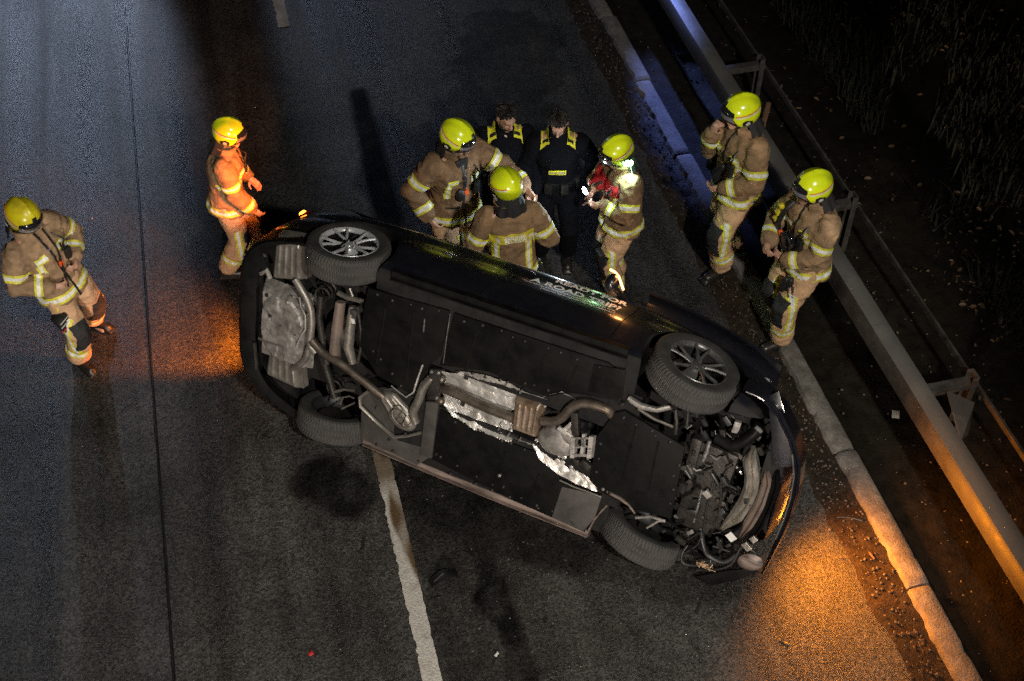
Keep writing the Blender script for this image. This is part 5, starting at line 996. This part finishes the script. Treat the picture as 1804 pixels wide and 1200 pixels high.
p5['part']('lamp_cord', MB().tube([h5+Vector((0, -.02, -.02)), h5+Vector((-.03, -.03, -.10)), SH-X*.12+F*.06+u*.05], .005, 6), 'silver_line', p5['hm'])
p5['part']('thigh_pouch', MB().box(p5['legs'][1][1]+Vector((-.03, .10, .12)), (.12, .06, .14)), 'gear', p5['tro'], 30, bevel=.012)
tw_ = p5['M'] @ (p5['arms'][0][2]+Vector((-.03, .07, .02))); td = (p5['M'].to_3x3() @ Vector((-.12, 1, -.22))).normalized()
to = MB().lathe((0, 0, 0), td, [(-.09, .004), (-.09, .016), (.03, .018), (.05, .032), (.075, .034), (.076, .028)], 16).build('torch', M['gear'], None, 40); to.location = tw_; tag(to, 'small black torch shining white in the hand of a firefighter', 'torch')
lens = MB().lathe(td*.070, td, [(0, .001), (0, .036), (.014, .032), (.024, .001)], 16).build('torch_lens', M['torch_glow'], to, 40)
lamp('torch_light', 'SPOT', td*.10, td*2, (.78, .90, 1.0), 20, .02, 150, .9, parent=to)
lamp('torch_spill', 'POINT', td*.12, None, (.78, .90, 1.0), 2.2, .03, parent=to)

p6 = person('tall firefighter on the kerb with one hand raised to his chin', (4.049, 8.028, 0), f2(-.90, .46), 1.075, lean=(-.02, .04), head=(-18, 8, 0), wr=((.15, .22, 1.42), (-.10, .24, 1.04)), ep=((.30, .20, -1), (-.9, -.5, -.2)), ank=((.11, -.16, .09), (-.09, .10, .10)), toe=(-10, 6), seed=6, hand=(dict(dir=(-.3, -.05, 1), palm=(-.2, -1, 0), curl=.9), dict(curl=.7)))
P, u, X, F = p6['P'], p6['u'], p6['X'], p6['F']
p6['part']('folded_glove', MB().limb([P+u*.26+F*.20-X*.03, P+u*.16+F*.215+X*.02, P+u*.06+F*.20+X*.03], [.025, .038, .03]), 'gear', p6['jo'])
p6['part']('belt_tool', MB().tube([P+X*.24+Vector((0, .05, .12)), P+X*.26+Vector((0, .07, -.08))], .022, 8).box(P+X*.27+Vector((0, .08, .02)), (.05, .08, .10)), 'gear', p6['jo'], 30)
p6['part']('belt_tag', MB().box(P+X*.30+Vector((0, .09, .0)), (.02, .03, .05)), 'orange', p6['jo'], 0); p6['part']('belt_marker', MB().box(P+X*.29+Vector((0, .10, .08)), (.02, .05, .03)), 'silver_line', p6['jo'], 0)

p7 = person('firefighter nearest the guardrail carrying breathing gear and hanging gloves', (4.291, 7.04, 0), f2(-.91, .42), 1.03, lean=(-.01, .05), head=(-14, 8, 0), wr=((.10, .34, 1.12), (-.06, .28, 1.04)), ep=((.9, -.2, -.6), (-.9, -.6, -.1)), ank=((.16, -.02, .10), (-.10, .16, .10)), toe=(20, -4), seed=7, coat='coat_pale', hand=(dict(curl=.8), dict(dir=(1, .3, .1), palm=(0, -1, -.2), curl=.6)))
P, u, X, F, SH = p7['P'], p7['u'], p7['X'], p7['F'], p7['SH']
b = MB().tube([SH+X*.12+F*.12+u*.05, P+u*.42+F*.20+X*.14, P+u*.32+F*.23+X*.15, P+u*.22+F*.22+X*.13], [.020, .026, .026, .022], 10); p7['part']('breathing_hose', b, 'gear', p7['jo'])
for k, (dx, du, df) in enumerate(((.17, .47, .20), (.17, .41, .225), (.17, .35, .235))): p7['part']('yellow_valve', MB().lathe(P+X*dx+u*du+F*df, (.3, .3, .9), [(-.022, .012), (-.018, .024), (.018, .024), (.022, .012)], 12), 'yellow_gear', p7['jo'])
p7['part']('face_mask', MB().ell(P+u*.24+F*.215-X*.0, (.075, .05, .085), None, 18), 'visor', p7['jo']); p7['part']('mask_rim', MB().tube([P+u*.24+F*.25+X*(.07*math.cos(t))+u*(.08*math.sin(t)) for t in (k*2*math.pi/22 for k in range(23))], .009, 8), 'gear', p7['jo'])
p7['part']('pressure_gauge', MB().lathe(P+u*.16+F*.23+X*.11, F, [(-.01, .030), (.012, .030), (.014, .022), (.015, .001)], 16), 'steel', p7['jo']); p7['part']('mouthpiece', MB().ell(P+u*.27+F*.24+X*.08, (.025, .02, .03), None, 10), 'orange', p7['jo'])
p7['part']('carry_strap', MB().tube([P+u*.15+F*.21+X*.10, P+u*.12+F*.235, P+u*.15+F*.215-X*.11], .013, 8, .6), 'gear', p7['jo'])
gloves(p7, P-X*.10+Vector((0, .20, -.13)), p7['tro'])

q1 = person('bearded police officer with bowed head left of his fellow officer', (2.087, 8.669, 1.8), f2(.10, 1.0), .99, kind='police', head=(26, 24, 0), wr=((.30, .12, .98), (-.24, .28, .98)), seed=8, hand=(dict(curl=.5), dict(curl=.5)))
q2 = person('police officer looking down, beside the firefighter holding a torch', (2.521, 8.495, 1.8), f2(-.02, 1.0), .99, kind='police', head=(-6, 34, 0), lean=(0, .04), wr=((.26, .22, .98), (-.30, .14, .98)), seed=9, hand=(dict(curl=.5), dict(curl=.5)))

# ================================================================== SMALL THINGS LEFT ON THE ROAD AND THE VERGE
def small(name, label, cat, loc, mb, m, rz=0):
    o = mb.build(name, M[m], None, 30, bevel=.0015); o.location = loc; o.rotation_euler.z = R(rz); return tag(o, label, cat)
small('paper_card', 'small pale square card lying on the verge under the guardrail', 'card', (4.768, 5.916, 0.06), MB().box((0, 0, 0), (.062, .078, .003), Matrix.Rotation(.12, 3, 'X')), 'paper', -24)
d_ = MB().rows([[(-.11+.22*t, -.035+.07*v+.02*math.sin(t*3), .012+.03*math.sin(t*3.1)*v+.008*vn((t*5, v*3, 1))) for v in (0, .33, .66, 1)] for t in (k/8 for k in range(9))], closed=False).build('bumper_fragment', M['black_plastic'], None, 40, solid=.004)
d_.location = (0.787, 5.289, 0); d_.rotation_euler.z = R(12); tag(d_, 'torn black plastic fragment beside the white lane dash', 'car fragment')
MB().box((-.035, .01, .030), (.10, .012, .004), Matrix.Rotation(.35, 3, 'Z')).build('metal_strip', M['steel'], d_, 0)
small('lamp_shard', 'small red lamp shard on the road left of the dash', 'shard', (-0.268, 4.894, 0.012), MB().box((0, 0, 0), (.034, .024, .006), Matrix.Rotation(.3, 3, 'X')).box((.012, .012, .004), (.02, .012, .005), Matrix.Rotation(.9, 3, 'Z')), 'red_scrap', 20)
small('paper_scrap', 'crumpled white scrap at the bottom of the road', 'scrap', (1.023, 4.568, 0.012), MB().box((0, 0, 0), (.036, .018, .006), Matrix.Rotation(.5, 3, 'Z')).box((.012, .008, .005), (.02, .014, .006), Matrix.Rotation(1.2, 3, 'Y')), 'paper', 10)
small('plastic_strip', 'thin black plastic strip lying in the gutter by the kerb', 'car fragment', (3.965, 5.047, 0.02), MB().tube([(-.10, 0, .01), (-.03, .008, .014), (.04, .004, .010), (.10, -.012, .012)], .010, 8), 'gear', -20)
small('wood_splinter', 'pale splinter standing out in the gutter dirt', 'splinter', (3.986, 4.689, 0.02), MB().box((0, 0, .01), (.012, .07, .008)), 'wood', 8)
def shard(mb):
    if random.random() < .6: x, y = random.gauss(2.3, 1.1), random.gauss(5.0, .8)
    else: x, y = random.uniform(-2, 3.8), random.uniform(4, 13)
    s = random.uniform(.0025, .007); A = Matrix.Rotation(random.random()*6, 3, 'Z') @ Matrix.Rotation(random.uniform(-.6, .6), 3, 'X'); q = Vector((x, y, .010))
    mb.add([q+A @ Vector(p)*s for p in ((-1, -.6, 0), (1, -.4, 0), (.3, 1, 0), (0, 0, .5))], [(0, 2, 1), (0, 1, 3), (1, 2, 3), (2, 0, 3)])
scatter('glass_crumbs', M['crumb'], 600, shard)
SL = ['small black plastic shard just below the torn front bumper corner', 'black plastic shard on the asphalt below the lower front wheel', 'narrow black shard below the front end of the scraped sill', 'black plastic shard at the near edge of the orange light pool',
      'black shard lying in the dark spill below the middle of the car', 'black shard on grey asphalt left of the white dash', 'black shard farthest below the car, well under its front wheel', 'black shard right of the dark spill, below the sill', 'black shard inside the orange light pool near the kerb', 'black shard by the rear bumper, left of the lower rear wheel']
FR = [MB().rows([[((-.5+i/4)*ln, (-.5+v)*wd*(1-.3*i/4), .010+.02*vn((k*3.1+i*.7, v*2, 1))*(1+v)) for v in (0, .5, 1)] for i in range(5)], closed=False).build('plastic_shard', M['gear'], None, 40, solid=.003) for k, (ln, wd) in enumerate(((.10, .035), (.06, .04), (.14, .03)))]
for k, (px, py) in enumerate([q[:2] for q in ((2.553, 4.572, 0), (2.266, 4.768, 0), (1.746, 5.102, 0), (2.771, 4.443, 0), (1.34, 5.334, 0), (0.249, 5.739, 0), (2.04, 4.479, 0), (1.43, 4.752, 0), (3.063, 4.177, 0), (-0.351, 6.988, 0))]):
    o = FR[k % 3] if k < 3 else FR[k % 3].copy()
    if k >= 3: COL.objects.link(o)
    o.location = (px, py, .004); o.rotation_euler = (random.uniform(-.2, .2), random.uniform(-.2, .2), random.uniform(0, 6)); o.scale = (random.uniform(.5, .9),)*3
    tag(o, SL[k], 'car fragment', 'black plastic shards scattered around the car')
